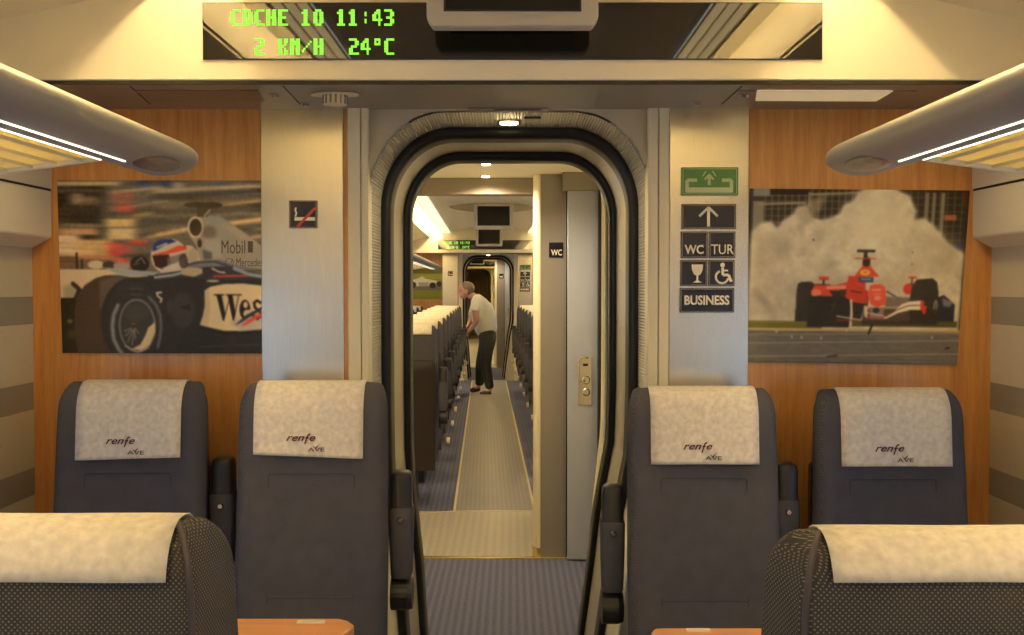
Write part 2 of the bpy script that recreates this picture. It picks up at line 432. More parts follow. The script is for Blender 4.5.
    # mirrors, gloves, pylons
    P.rect(1, 130, 525, 145, 640, (40, 30, 28)); P.rect(1, 168, 570, 180, 640, (44, 34, 30)); P.ell(1, 215, 580, 335, 640, (206, 196, 178)); P.ell(1, 320, 585, 420, 640, (62, 54, 50)); P.rect(1, 400, 600, 510, 640, (160, 158, 160))
    P.ell(1, 520, 548, 655, 660, (34, 28, 26)); P.line(1, [(560, 590), (600, 560), (625, 600)], 8, (150, 140, 124)); P.line(1, [(540, 610), (580, 600)], 8, (120, 110, 100))
    # helmet
    P.ell(0, 149.5, 238, 187, 274, (206, 198, 188)); P.poly(0, [(151, 251), (153, 243), (160, 239), (170, 238.3), (176, 241), (164, 245), (155, 250)], (40, 56, 128)); P.line(0, [(156, 247), (166, 243)], 1.6, (196, 200, 214))
    P.poly(0, [(151, 254), (165, 251), (178, 245), (186, 246), (186, 249), (174, 252), (160, 255)], (224, 86, 54)); P.poly(0, [(151, 255), (168, 254), (170, 262), (162, 269), (154, 266)], (62, 30, 28)); P.poly(0, [(166, 257), (186, 252), (185, 262), (174, 268), (166, 266)], (120, 112, 112), .8); P.poly(0, [(160, 268), (176, 262), (184, 256), (184, 262), (172, 270)], (214, 206, 196)); P.ell(0, 178, 253, 187, 268, (60, 54, 58), .8)
    # white front fairing behind tyre
    P.poly(3, [(-40, 28), (430, 30), (640, 40), (776, 55), (776, 80), (300, 110), (160, 180), (70, 260), (-40, 250)], (214, 198, 172)); P.poly(3, [(330, 15), (420, 20), (776, 55), (776, 75), (500, 75), (420, 60)], (156, 168, 180)); P.poly(3, [(30, 150), (140, 130), (120, 260), (35, 260)], (150, 150, 140), .8, 2)
    P.line(3, [(105, 130), (150, 170), (110, 260)], 30, (52, 48, 42))
    P.poly(3, [(-40, 230), (180, 230), (180, 660), (-40, 660)], (40, 38, 26)); P.ell(3, 55, 380, 95, 410, (150, 144, 80), .7, 1); P.ell(3, 50, 455, 120, 520, (92, 86, 60), .6, 2)
    # black body
    P.poly(3, [(420, 80), (560, 84), (780, 66), (780, 640), (300, 640)], (50, 50, 53)); P.rect(4, -60, 70, 300, 640, (50, 50, 52)); P.rect(4, 290, 60, 775, 640, (48, 48, 50))
    P.poly(4, [(-10, 62), (150, 40), (340, 10), (500, 5), (775, 60), (775, 100), (420, 100), (180, 80), (-10, 105)], (60, 62, 70)); P.line(4, [(-10, 84), (120, 68), (260, 30)], 18, (158, 172, 190)); P.line(4, [(560, 20), (660, 60), (775, 78)], 26, (150, 162, 178))
    P.poly(4, [(175, 25), (240, 12), (330, 20), (330, 55), (270, 80), (185, 66)], (186, 176, 150)); P.poly(4, [(330, 20), (400, 10), (470, 20), (500, 80), (340, 92)], (52, 52, 58)); P.line(4, [(400, 20), (450, 45), (490, 50)], 12, (214, 202, 178)); P.line(4, [(412, 76), (650, 70)], 12, (206, 76, 66)); P.ell(4, 360, 100, 450, 118, (196, 190, 170))
    P.ell(4, 100, 190, 270, 440, (66, 66, 68), .9, 2); P.poly(4, [(160, 295), (240, 270), (240, 320)], (42, 42, 44), .9, .5); P.ell(4, 70, 240, 110, 340, (70, 70, 72), .8, 1)
    # cream side panel with serif letters
    P.poly(4, [(345, 178), (385, 150), (480, 130), (620, 126), (775, 142), (775, 446), (600, 462), (480, 460), (380, 438), (308, 418), (330, 360), (347, 280)], (232, 212, 172)); P.poly(4, [(345, 178), (375, 160), (385, 300), (365, 430), (308, 418), (330, 360), (347, 280)], (196, 182, 150), .7, 1); P.poly(4, [(520, 400), (775, 330), (775, 446), (600, 462)], (186, 184, 186), .7, 1.5)
    ink = (40, 30, 26)
    P.poly(4, [(428, 205), (466, 205), (492, 345), (482, 390), (474, 390)], ink); P.line(4, [(482, 380), (520, 240)], 6, ink); P.poly(4, [(508, 205), (544, 205), (566, 340), (555, 387), (546, 387)], ink); P.line(4, [(554, 375), (588, 215)], 6, ink); P.line(4, [(414, 206), (482, 206)], 8, ink); P.line(4, [(500, 206), (608, 206)], 8, ink)
    P.ell(4, 595, 242, 672, 378, ink); P.ell(4, 622, 254, 655, 300, (232, 212, 172)); P.ell(4, 622, 312, 668, 366, (226, 208, 172)); P.rect(4, 620, 300, 672, 310, ink); P.poly(4, [(640, 312), (690, 312), (690, 350), (660, 340)], (226, 208, 172))
    P.line(4, [(748, 262), (722, 246), (700, 262), (706, 295), (742, 325), (748, 355), (722, 376), (696, 355)], 17, ink)
    P.poly(4, [(560, 422), (640, 350), (775, 280), (775, 300), (660, 368), (590, 412)], (58, 62, 76)); P.poly(4, [(598, 428), (680, 365), (775, 318), (775, 345), (700, 385), (640, 420)], (228, 84, 70))
    P.line(4, [(300, 575), (775, 555)], 6, (80, 80, 84)); P.line(4, [(310, 440), (480, 478), (775, 470)], 10, (34, 32, 32)); P.rect(4, 500, 490, 570, 640, (62, 50, 44), .6, 2)
    # tyre
    P.poly(3, [(110, 330), (130, 220), (190, 140), (270, 90), (340, 70), (430, 68), (560, 90), (620, 200), (560, 640), (130, 640), (105, 480)], (72, 60, 52)); P.poly(3, [(300, 110), (420, 72), (520, 90), (380, 200), (320, 300), (290, 300)], (112, 104, 98), .6, 1.5)
    for i in range(6): P.line(3, [(150 + i * 30, 600), (150 + i * 28, 330), (200 + i * 34, 190 - i * 8)], 5, (88, 72, 62), .5, .5)
    P.ell(3, 298, 84, 770, 700, (48, 49, 53)); P.ell(3, 330, 110, 740, 680, (54, 55, 60), .7, 1)
    P.line(3, [(425, 280), (392, 350), (380, 430), (388, 520), (420, 590), (450, 625)], 26, (136, 140, 150), 1, .6); P.line(3, [(650, 225), (700, 280), (728, 350), (732, 430), (722, 520), (706, 580)], 18, (112, 116, 126), 1, .6); P.line(3, [(510, 165), (560, 160), (610, 168)], 8, (84, 86, 92), 1, .6); P.line(3, [(520, 205), (590, 205)], 8, (92, 94, 100), 1, .6)
    P.ell(3, 426, 234, 696, 618, (116, 116, 118)); P.ell(3, 440, 250, 680, 602, (62, 62, 64)); P.ell(3, 470, 280, 640, 400, (72, 72, 74), .8, 1.5)
    P.poly(3, [(640, 440), (688, 400), (690, 470), (650, 560), (590, 602), (520, 590), (580, 560), (615, 500)], (220, 200, 170)); P.line(3, [(470, 570), (560, 612), (640, 580)], 10, (170, 164, 156))
    for (a, b) in (((520, 450), (475, 500)), ((528, 455), (490, 540)), ((535, 460), (520, 560)), ((540, 450), (545, 520)), ((545, 445), (570, 480)), ((520, 440), (470, 465))): P.line(3, [a, b], 6, (150, 152, 158))
    P.ell(3, 500, 400, 560, 440, (70, 56, 46)); P.line(3, [(515, 412), (545, 412)], 6, (176, 120, 70))
    P.line(3, [(738, 190), (705, 195), (715, 220), (740, 235), (732, 258)], 13, (224, 208, 178))
    P.blur(0.6, 0.6); P.noise(1.2, .6, .6)
    return P

def paint_right():
    P = Paint(747, 188, 966, 364, 1.7, (46, 40, 32)); k = 7.055
    P.orig.update({5: (745, 185, k), 6: (855, 185, k), 7: (745, 275, k), 8: (855, 275, k)})
    for x in range(125, 776, 47): P.line(5, [(x, 25), (x, 340)], 7, (124, 118, 100), .8)
    for y in (70, 112, 165, 215, 262): P.line(5, [(40, y), (776, y - 6)], 6, (116, 110, 94), .7)
    P.rect(5, 40, 110, 115, 340, (120, 116, 104)); P.rect(5, 40, 20, 155, 75, (120, 124, 124)); P.line(5, [(80, 132), (400, 120)], 16, (136, 130, 112)); P.rect(5, 425, 45, 445, 150, (120, 112, 96)); P.line(5, [(440, 58), (776, 45)], 14, (138, 132, 116)); P.rect(5, 160, 25, 420, 60, (34, 22, 16))
    for x in range(370, 760, 52): P.line(6, [(x, 30), (x, 430)], 6, (112, 106, 92), .7)
    for y in range(75, 440, 50): P.line(6, [(370, y), (755, y)], 6, (108, 102, 88), .6)
    P.rect(6, 470, 40, 500, 260, (118, 112, 98)); P.rect(6, 525, 40, 548, 300, (120, 114, 98)); P.rect(6, 585, 40, 612, 340, (128, 122, 106)); P.rect(6, 615, 195, 700, 235, (156, 98, 70)); P.rect(6, 680, 400, 760, 450, (36, 44, 110)); P.rect(6, 735, 30, 760, 130, (90, 40, 22))
    P.blur(.5, .5)
    SM = (200, 193, 172)
    sm = P.pmask(P.C(5, [(35, 330), (100, 270), (170, 255), (215, 310), (250, 250), (330, 200), (350, 150), (420, 140), (450, 220), (520, 240), (590, 225), (650, 200), (680, 130), (740, 110), (776, 40), (800, 30), (830, 20)]) + P.C(6, [(60, 22), (270, 22), (310, 45), (360, 60), (390, 130), (415, 170), (400, 240), (470, 220), (530, 260), (600, 330), (640, 385), (720, 440), (770, 460), (770, 640), (770, 1200)]) + [(747, 340)])
    sm2 = np.clip(P.blurm(sm, 2.2, 2.0) * 1.25, 0, 1)
    P.put(sm2, SM)
    P.put(np.clip(P.blurm(P.pmask(P.C(5, [(330, 200), (420, 120), (480, 80), (560, 60), (520, 160), (420, 300), (380, 360)])), 2.5, 2.5), 0, 1), (160, 150, 132), .65)
    P.noise(7, 5, 5, sm2); P.noise(4, 2, 2, sm2)
    P.ell(6, -60, 50, 330, 420, (218, 210, 186), .8, 10); P.ell(5, 30, 300, 300, 640, (158, 148, 128), .5, 9); P.ell(6, 400, 330, 760, 640, (176, 166, 146), .5, 8)
    P.rect(7, -10, 0, 776, 350, (156, 146, 128), .45, 9); P.poly(7, [(50, 90), (130, 130), (200, 260), (240, 310), (150, 240), (70, 170)], (104, 94, 82), .5, 3); P.ell(8, 130, 0, 420, 120, (176, 150, 132), .5, 6)
    P.ell(5, 468, 376, 480, 390, (50, 44, 38)); P.ell(6, 402, 460, 410, 470, (60, 54, 46)); P.ell(6, 402, 542, 410, 552, (60, 54, 46))
    # ground
    P.rect(7, 0, 328, 560, 390, (106, 104, 40)); P.rect(7, 0, 328, 560, 345, (122, 118, 70), .6, .5); P.rect(8, 0, 318, 760, 362, (84, 82, 36)); P.rect(0, 747, 329, 966, 331.6, (188, 160, 112)); P.rect(0, 747, 331.2, 966, 364, (104, 101, 94))
    P.noise(3, 4, .6, P.pmask([(747, 331), (966, 331), (966, 364), (747, 364)]))
    P.line(0, [(747, 335.8), (966, 332.4)], 1.0, (136, 132, 124)); P.line(0, [(747, 344.6), (966, 339.4)], 1.0, (144, 140, 132)); P.line(0, [(747, 358.2), (966, 352.8)], 1.0, (150, 146, 136))
    for (x, y) in ((794, 337.5), (804, 338), (778, 332.5), (824, 338.5), (938, 336.5), (850, 330.5)): P.ell(0, x - 1, y - 1.6, x + 1, y + 1.6, (190, 184, 170), .8)
    P.line(7, [(610, 580), (680, 572)], 10, (44, 40, 38)); P.line(8, [(125, 410), (150, 340)], 16, (40, 34, 32)); P.line(8, [(690, 512), (715, 505)], 12, (48, 44, 42))
    # car
    T = (42, 39, 34)
    P.poly(8, [(600, 150), (650, 130), (690, 160), (735, 200), (735, 320), (600, 320)], (44, 44, 50)); P.poly(8, [(640, 150), (720, 180), (700, 215), (650, 210)], (128, 132, 140), .8, .6)
    P.poly(7, [(362, 330), (366, 120), (376, 62), (400, 48), (470, 46), (505, 70), (510, 330)], (52, 46, 40)); P.line(7, [(372, 120), (370, 250)], 6, (110, 104, 94), .8)
    P.poly(7, [(470, 120), (500, 60), (560, 60), (640, 70), (740, 40), (776, 5), (860, 0), (860, 170), (740, 165), (480, 150)], (206, 74, 52)); P.poly(7, [(580, 78), (720, 70), (720, 95), (580, 98)], (232, 150, 124)); P.poly(7, [(600, 108), (730, 104), (735, 160), (640, 160)], (52, 40, 38)); P.ell(7, 475, 100, 545, 150, (226, 130, 90))
    P.rect(7, 525, 8, 595, 34, (198, 60, 46)); P.rect(7, 552, 30, 566, 70, (50, 36, 34)); P.line(7, [(500, 70), (600, 64)], 7, (60, 44, 40))
    P.poly(8, [(-100, 100), (20, 90), (110, 150), (110, 240), (-60, 240)], (70, 48, 40)); P.rect(8, 230, 150, 410, 220, (96, 84, 76), .8, .6); P.poly(8, [(-40, 0), (30, 5), (20, 60), (110, 110), (100, 200), (-60, 180)], (190, 62, 44)); P.line(8, [(240, 110), (330, 160)], 12, (80, 80, 84)); P.line(8, [(240, 150), (350, 150)], 8, (120, 118, 116)); P.line(8, [(-20, 110), (60, 120)], 8, (70, 36, 32))
    P.ell(8, 355, 50, 430, 130, (206, 68, 50)); P.rect(8, 388, 0, 446, 14, (206, 62, 46)); P.rect(8, 408, 10, 420, 60, (60, 50, 46))
    # air box, roll hoop, helmet
    P.poly(6, [(0, 640), (50, 570), (60, 505), (100, 505), (115, 570), (180, 640)], (204, 70, 50)); P.rect(6, 60, 462, 86, 512, (60, 46, 40)); P.rect(6, 12, 448, 140, 467, (46, 42, 36)); P.ell(6, 54, 498, 110, 570, (44, 34, 30)); P.line(6, [(0, 512), (145, 512)], 8, (206, 62, 50)); P.ell(6, 40, 590, 112, 632, (214, 196, 80)); P.ell(6, 60, 600, 95, 618, (226, 110, 60))
    P.rect(8, 30, 8, 138, 46, (58, 76, 112)); P.line(8, [(55, 24), (120, 24)], 10, (150, 160, 170))
    # wheels
    P.poly(7, [(450, 370), (455, 180), (470, 152), (520, 146), (700, 150), (750, 170), (762, 250), (755, 370)], T); P.line(7, [(620, 210), (650, 200), (620, 260)], 6, (84, 80, 76), .7, .5)
    P.poly(8, [(0, 200), (80, 200), (60, 320), (0, 320)], (48, 40, 36)); P.line(7, [(762, 175), (772, 290)], 16, (214, 206, 190))
    P.poly(8, [(402, 200), (420, 60), (450, 22), (560, 12), (596, 40), (612, 120), (600, 330), (420, 330)], (50, 46, 40)); P.ell(8, 580, 165, 612, 268, (140, 138, 130)); P.ell(8, 588, 185, 606, 250, (92, 90, 86))
    # front wing and nose
    P.rect(8, 70, 230, 620, 350, (54, 44, 36), .85, 1)
    P.poly(8, [(215, 300), (300, 250), (350, 200), (410, 178), (500, 170), (515, 240), (420, 238), (330, 262), (245, 304)], (222, 212, 192)); P.line(8, [(240, 290), (320, 240), (400, 208), (500, 205)], 6, (90, 60, 52)); P.poly(8, [(80, 215), (110, 215), (110, 305), (85, 285)], (196, 186, 170)); P.poly(8, [(120, 225), (225, 225), (225, 302), (125, 302)], (130, 120, 112)); P.line(8, [(95, 262), (230, 285)], 6, (226, 214, 196)); P.line(8, [(125, 225), (125, 300), (225, 306), (225, 225)], 7, (206, 60, 46)); P.ell(8, 145, 225, 195, 265, (40, 44, 56))
    P.poly(8, [(115, 70), (150, 58), (200, 60), (228, 85), (240, 170), (225, 205), (180, 222), (130, 205), (108, 150)], (226, 86, 62)); P.line(8, [(135, 100), (190, 98)], 12, (240, 190, 170), .8); P.line(8, [(140, 128), (200, 125)], 6, (240, 170, 150), .8); P.ell(8, 150, 140, 200, 175, (240, 180, 160), .7)
    P.rect(8, 488, 172, 512, 240, (214, 66, 48)); P.poly(8, [(500, 200), (535, 215), (520, 275), (500, 250)], (206, 60, 44))
    P.line(8, [(-110, 290), (60, 315)], 10, (196, 186, 172)); P.line(8, [(-110, 320), (40, 318)], 6, (180, 60, 50))
    P.blur(.6, .6); P.noise(1.2, .6, .6)
    return P

def paint_third():
    """green verge with a pale racing car, for the next carriage"""
    P = Paint(57, 180, 264, 353, 0.6, (120, 128, 52))
    P.rect(0, 57, 180, 264, 215, (96, 92, 50)); P.rect(0, 57, 215, 264, 245, (134, 142, 60)); P.rect(0, 57, 268, 264, 305, (104, 100, 92)); P.rect(0, 57, 305, 264, 353, (124, 128, 52))
    P.poly(0, [(70, 272), (90, 250), (130, 240), (150, 228), (170, 242), (220, 250), (250, 262), (250, 280), (75, 284)], (206, 204, 200))
    P.ell(0, 80, 258, 118, 292, (40, 38, 38)); P.ell(0, 190, 262, 226, 294, (40, 38, 38)); P.ell(0, 228, 256, 256, 284, (48, 46, 44)); P.rect(0, 130, 262, 185, 282, (150, 150, 150)); P.blur(2, 1)
    return P

# ------------------------------------------------------------------ room shell of a carriage
def wall_profile(sgn, y0, y1, name, M=None, windows=()):
    """side wall: lower wall with window openings, casing box above"""
    X = 1.375 * sgn; Xo = 1.44 * sgn
    w = MB(); a, b = sorted((X, Xo))
    zs0, zs1 = 0.80, 1.52
    w.box(a, b, y0, y1, -0.02, zs0); w.box(a, b, y0, y1, zs1, 2.2)
    ys = [y0]
    for (p, q) in windows: ys += [p, q]
    ys.append(y1)
    for i in range(0, len(ys), 2): w.box(a, b, ys[i], ys[i + 1], zs0, zs1)
    o = struct(name, w, M_STRIPE)
    c = MB(); xi = 1.317 * sgn
    pts = [(X, 1.585 - .012), (xi + .02 * sgn, 1.575), (xi, 1.60), (xi, 1.725), (X - .0 * sgn, 1.727)]
    c.prism([(X, 1.56), (xi, 1.592), (xi, 1.7245), (X, 1.7245)], 'y', y0, y1)
    c2 = MB().prism([(X, 1.7305), (xi, 1.7305), (xi, 2.02), (xi + .03 * sgn, 2.11), (X, 2.11)], 'y', y0, y1)
    k1 = struct('trim_1', c, M_CREAM, bevel=.006); k2 = struct('trim_2', c2, M_CREAM)
    seam = struct('trim_3', MB().box(*sorted((X, xi + .004 * sgn)), y0, y1, 1.7245, 1.7305), M_DARKB)
    return [o, k1, k2, seam]

CEIL_PTS = [(0, 2.335), (.30, 2.325), (.56, 2.285), (.58, 2.275)]
def ceiling(y0, y1):
    outs = []
    t = .02
    up = [(-x, z) for x, z in reversed(CEIL_PTS)] + CEIL_PTS[1:]
    c = MB().prism(up + [(.58, 2.36), (-.58, 2.36)], 'y', y0, y1)
    outs.append(struct('ceiling', c, M_CEIL))
    for s in (-1, 1):
        m = MB()
        # cove trough: inner side, top, outer side, then outer ceiling
        m.box(*sorted((.70 * s, .715 * s)), y0, y1, 2.27, 2.40)
        m.box(*sorted((.70 * s, .90 * s)), y0, y1, 2.385, 2.40)
        m.box(*sorted((.885 * s, .90 * s)), y0, y1, 2.20, 2.40)
        m.prism([(.885 * s, 2.192), (1.05 * s, 2.163), (1.28 * s, 2.114), (1.375 * s, 2.07), (1.44 * s, 2.12), (1.29 * s, 2.16), (1.05 * s, 2.2), (.885 * s, 2.21)], 'y', y0, y1)
        outs.append(struct('ceiling_cove', m, M_CEIL))
    return outs
M_TUBE2 = mat('lamp_tube_bright', (255, 240, 210), emit=(255, 222, 156), estr=75.0)
def cove_lights(y0, y1, where, nseg, tm=None):
    outs = []
    L = (y1 - y0) / nseg
    for s in (-1, 1):
        for i in range(nseg):
            a = y0 + i * L + .01; b = y0 + (i + 1) * L - .01
            side = 'left' if s < 0 else 'right'
            t = thing('cove_light', f'warm light trough along the {side} of the ceiling {where}', 'ceiling light', (.66 * s, a, 2.27), f'{side} cove lights {where}')
            mkobj('diffuser', MB().box(*sorted((.585 * s, .698 * s)), a, b, 2.268, 2.276), M_DIFF, t)
            g = MB()
            for q in (.585, .622, .66, .697): g.box(*sorted(((q - .002) * s, (q + .002) * s)), a, b, 2.262, 2.269)
            mkobj('louvre', g, M_WHITE, t)
            mkobj('lamp_tube', MB().tube([(.735 * s, a + .004, 2.345), (.735 * s, b - .004, 2.345)], .013, 10), tm or M_TUBE, t, smooth=True)
            outs.append(t)
    return outs

# our own carriage
Y0 = -11.5
WINS = [(y, y + 1.35) for y in (-5.9, -4.1, -2.3, -0.5, 1.3)]
wl = wall_profile(-1, Y0, YW, 'wall_left', windows=WINS); wr = wall_profile(1, Y0, YW, 'wall_right', windows=WINS)
for s in (-1, 1):
    for i, (a, b) in enumerate(WINS):
        g = MB().box(*sorted((1.405 * s, 1.411 * s)), a + .0, b - .0, .80, 1.52)
        w = struct(f'window_{i + 1 + (5 if s > 0 else 0)}', g, M_GLASS)
ceiling(Y0, YB + .03)
cove_lights(Y0, YB - .005, 'of the near saloon', 9)
struct('floor', MB().box(-1.44, 1.44, Y0, YW + .1, -.06, 0), M_CARPET)
struct('wall_back', MB().box(-1.44, 1.44, Y0 - .05, Y0, -.06, 2.42), M_WOOD)

# ------------------------------------------------------------------ end-of-saloon assembly (built once, copied for the next carriages)
END = []      # (object, short)
def reg(o, short=None): END.append(o); return o

# wooden end panels and steel columns
xl = dict(wl=-1.375, c0=UX(262, YW), c1=UX(344.5, YW), w1=UX(349, YW), t1=UX(362, YW), t2=UX(369.5, YW))
xr = dict(t0=UX(647, YW), t1=UX(657.5, YW), c0=UX(668, YW), c1=UX(748, YW), wr=1.375)
reg(struct('wall_end_left', MB().box(-1.44, xl['c0'], YW, YW + .06, -.02, SOF + .01), M_WOOD))
reg(struct('wall_end_right', MB().box(xr['c1'], 1.44, YW, YW + .06, -.02, SOF + .01), M_WOOD))
reg(struct('trim_4', MB().box(xl['c0'], xl['c1'], YW - .012, YW + .04, 0, SOF), M_STEEL, label='brushed steel panel', bevel=.004))
reg(struct('trim_5', MB().box(xr['c0'], xr['c1'], YW - .012, YW + .04, 0, SOF), M_STEEL, label='brushed steel panel', bevel=.004))
reg(struct('trim_6', MB().box(xl['c1'], xl['w1'], YW - .006, YW + .04, 0, SOF), M_WOOD))
for n, (a, b) in enumerate(((xl['w1'], xl['t1'] - .001), (xl['t1'] + .001, xl['t2']), (xr['t0'], xr['t1'] - .001), (xr['t1'] + .001, xr['c0']))):
    reg(struct(f'trim_{7 + n}', MB().box(a, b, YW - .02, YW + .06, 0, SOF), M_WHITE, bevel=.003))

# beam with inclined cream header
bm_ = MB().prism([(YB, SOF + .004), (YB + .006, SOF), (YW + .1, SOF), (YW + .1, 2.42), (YB + .02, 2.42), (YB, 2.40)], 'x', -1.44, 1.44)
reg(struct('wall_header', bm_, M_CREAM))
reg(struct('ceiling_soffit', MB().box(-1.375, 1.375, YB + .012, YW - .0, SOF - .006, SOF + .0005), M_SOFF))
reg(struct('trim_11', MB().box(-1.375, 1.375, YB + .004, YB + .012, SOF - .008, SOF + .002), M_DARKB))

# gangway portal profile ---------------------------------------------------
PCX = UX(509.5, YW)
TL = [(0, .79), (.22, .85), (.31, .865), (.48, .895), (.75, .975), (.91, .995), (1.1, 1.0), (9, 1.0)]
TR = [(0, .64), (.22, .70), (.46, .79), (.64, .845), (.75, .90), (.91, .985), (1.1, 1.0), (9, 1.0)]
TPOW = [1.0]
def taper(z, x=0):
    pts = TL if x < 0 else TR
    for (a, fa), (b, fb) in zip(pts[:-1], pts[1:]):
        if z <= b: return (fa + (fb - fa) * (z - a) / (b - a)) ** TPOW[0]
    return 1
def prof(hw, top, r, rz=None, n=10, zs=28):
    rz = rz or r * 1.15
    L = []
    for i in range(zs): L.append((-hw, (top - rz) * i / zs))
    for i in range(n + 1):
        a = PI - (PI / 2) * i / n; L.append((-hw + r + r * math.cos(a), top - rz + rz * math.sin(a)))
    m = 8
    for i in range(1, m): L.append((-hw + r + (2 * hw - 2 * r) * i / m, top))
    R = [(-x, z) for x, z in reversed(L[:zs + n + 1])]
    L = L + R
    return [(x * taper(max(z, 0), x), max(z, 0.0)) for x, z in L]
def band(steps, r=.22, n=10, cx=None, ribs=0):
    """steps: list of (Y, half width, top, radius)"""
    cx = PCX if cx is None else cx
    rings = []
    for (Y, hw, top, rr) in steps:
        rings.append([(cx + x, Y, z) for x, z in prof(hw, top, rr, n=n)])
    m = MB(); m.loft(rings, closed=False); return m
def resample(P, step):
    out = []; 
    for (a, b) in zip(P[:-1], P[1:]):
        L = math.dist(a, b); k = max(1, int(round(L / step)))
        for i in range(k): out.append((a[0] + (b[0] - a[0]) * i / k, a[1] + (b[1] - a[1]) * i / k))
    out.append(P[-1]); return out
T1 = UZ(111.5, YW + .02)
HW1 = .408
# spandrel plate around the opening
def plate(Y, t, hw, top, r, x0, x1, z1, m, name):
    P = prof(hw, top, r, n=14)
    mb = MB(); O = []
    k = len(P); zs = 28; n = 14
    for i, (x, z) in enumerate(P):
        j = min(i, k - 1 - i); X0 = x0 if i < k / 2 else x1
        if j < zs: O.append((X0, z))
        elif j <= zs + n:
            t = (j - zs) / n; zb = top - r * 1.15; xe = PCX + (-(hw - r) if i < k / 2 else (hw - r))
            if t < .5: O.append((X0, zb + (z1 - zb) * 2 * t))
            else: O.append((X0 + (xe - X0) * (2 * t - 1), z1))
        else: O.append((PCX + x, z1))
    inner = [(PCX + x, Y, z) for x, z in P]; outer = [(x, Y, z) for x, z in O]
    i2 = [(a, Y + t, c) for a, b, c in inner]; o2 = [(a, Y + t, c) for a, b, c in outer]
    mb.loft([o2, outer, inner, i2], closed=False)
    return struct(name, mb, m)
reg(plate(YW + .01, .03, HW1 + .001, T1 + .001, .225, xl['t2'] - .004, xr['t0'] + .004, SOF + .003, M_SPAN, 'trim_12'))

port = thing('gangway_portal', 'ribbed metal gangway tunnel with two black rubber rings behind the end wall', 'gangway', (PCX, YW + .04, 0)); reg(port)
def ribbed(Ya, Yb, A, B, name, step=.0046, amp=.0030):
    """metal sleeve with fine ribs running along the tunnel"""
    pa = resample(prof(*A, n=14), step); k = len(pa)
    pb0 = resample(prof(*B, n=14), .004)
    rings = []
    # same count for both ends: scale A outline to B
    sx = B[0] / A[0]; sz = B[1] / A[1]
    for Y, fx, fz in ((Ya, 1, 1), (Yb, sx, sz)):
        ring = []
        for i, (x, z) in enumerate(pa):
            o = amp if i % 2 else 0
            nx = x / (abs(x) + 1e-6) if z < A[1] - A[2] * 1.15 else x / A[0]
            nz = 0 if z < A[1] - A[2] * 1.15 else (z - (A[1] - A[2] * 1.15)) / (A[2] * 1.15)
            ring.append((PCX + x * fx - nx * o, Y, z * fz - nz * o))
        rings.append(ring)
    m = MB().loft(rings, closed=False)
    return mkobj(name, m, M_RIB, port)
ribbed(YW + .03, YW + .34, (HW1, T1, .225), (HW1, T1, .225), 'ribbed_sleeve')
def ring_part(Ya, Yb, o, i, topo, topi, r, name, m=M_RUB):
    Ym = Ya + .012
    st = [(Ya + .01, o, topo, r), (Ya, o - .012, topo - .012, r - .006), (Ya, i + .014, topi + .014, r - .02), (Ya + .006, i + .004, topi + .004, r - .024), (Ya + .02, i, topi, r - .026), (Yb, i, topi, r - .026)]
    b = band(st, n=14)
    return mkobj(name, b, m, port, smooth=True)
ring_part(YW + .335, YW + .44, HW1 + .01, .376, T1 + .01, UZ(140.5, 3.68), .225, 'rubber_ring')
zt2 = UZ(140.5, 3.68) + .004
mkobj('bellows_sleeve', band([(YW + .43, .378, zt2, .2), (YW + .74, .372, zt2, .2)], n=14), M_RIB, port, smooth=False)
ring_part(YW + .72, YW + .82, .38, .347, zt2 + .01, UZ(161, 4.03), .2, 'rubber_ring')
# cream liner beyond the second ring
TPOW[0] = .55
ln = band([(YW + .80, .352, SOF + .03, .2), (4.38, .360, SOF + .03, .2), (4.40, .40, SOF + .06, .2)], n=14, cx=-.0195)
TPOW[0] = 1.0
mkobj('liner', ln, mat('cream_liner', (236, 226, 190), rough=0.5), port, smooth=True)
# slotted plate + spot at portal crown
sl = thing('downlight', 'round lit downlight at the crown of the portal', 'downlight', (UX(509, 3.5), 3.50, T1 - .004)); reg(sl)
mkobj('bezel', MB().disc((UX(509, 3.5), 3.50, T1 - .003), .036, 'z', .008), M_CHROME, sl, smooth=False)
mkobj('lens', MB().disc((UX(509, 3.5), 3.50, T1 - .008), .027, 'z', .006), M_SPOTL, sl)
vp = thing('vent_slot', 'slim grey plate with black slots above the portal downlight', 'vent', (PCX, YW + .005, SOF - .02)); reg(vp)
mkobj('plate', MB().box(UX(468, 3.28), UX(548, 3.28), YW - .03, YW + .03, SOF - .010, SOF - .006), M_SOFF, vp)
mkobj('slot', MB().box(UX(494, 3.28), UX(541, 3.28), YW - .025, YW - .008, SOF - .0115, SOF - .0095), M_BLACK, vp)
vq = MB().box(UX(524, 3.4), UX(541, 3.4), 3.405, 3.43, T1 - .006, T1 - .002)
reg(tag(mkobj('door_sensor', vq, M_BLACK, loc=(UX(532, 3.4), 3.415, T1 - .004)), 'small black sensor slot on the ribbed crown beside the downlight', 'sensor'))

# unseen outer shell added around the gangway to seal off daylight leaks
ob = MB(); ob.box(-1.46, -1.44, YW, 6.75, -.06, 2.42); ob.box(1.44, 1.46, YW, 6.75, -.06, 2.42); ob.box(-1.46, 1.46, YW, 6.75, 2.42, 2.45)
reg(struct('wall_light_seal', ob, M_CREAM))
# gangway floor
reg(struct('floor_gangway', MB().box(-.9, .9, YW + .1, 6.13, -.06, -.001), M_CARPET))
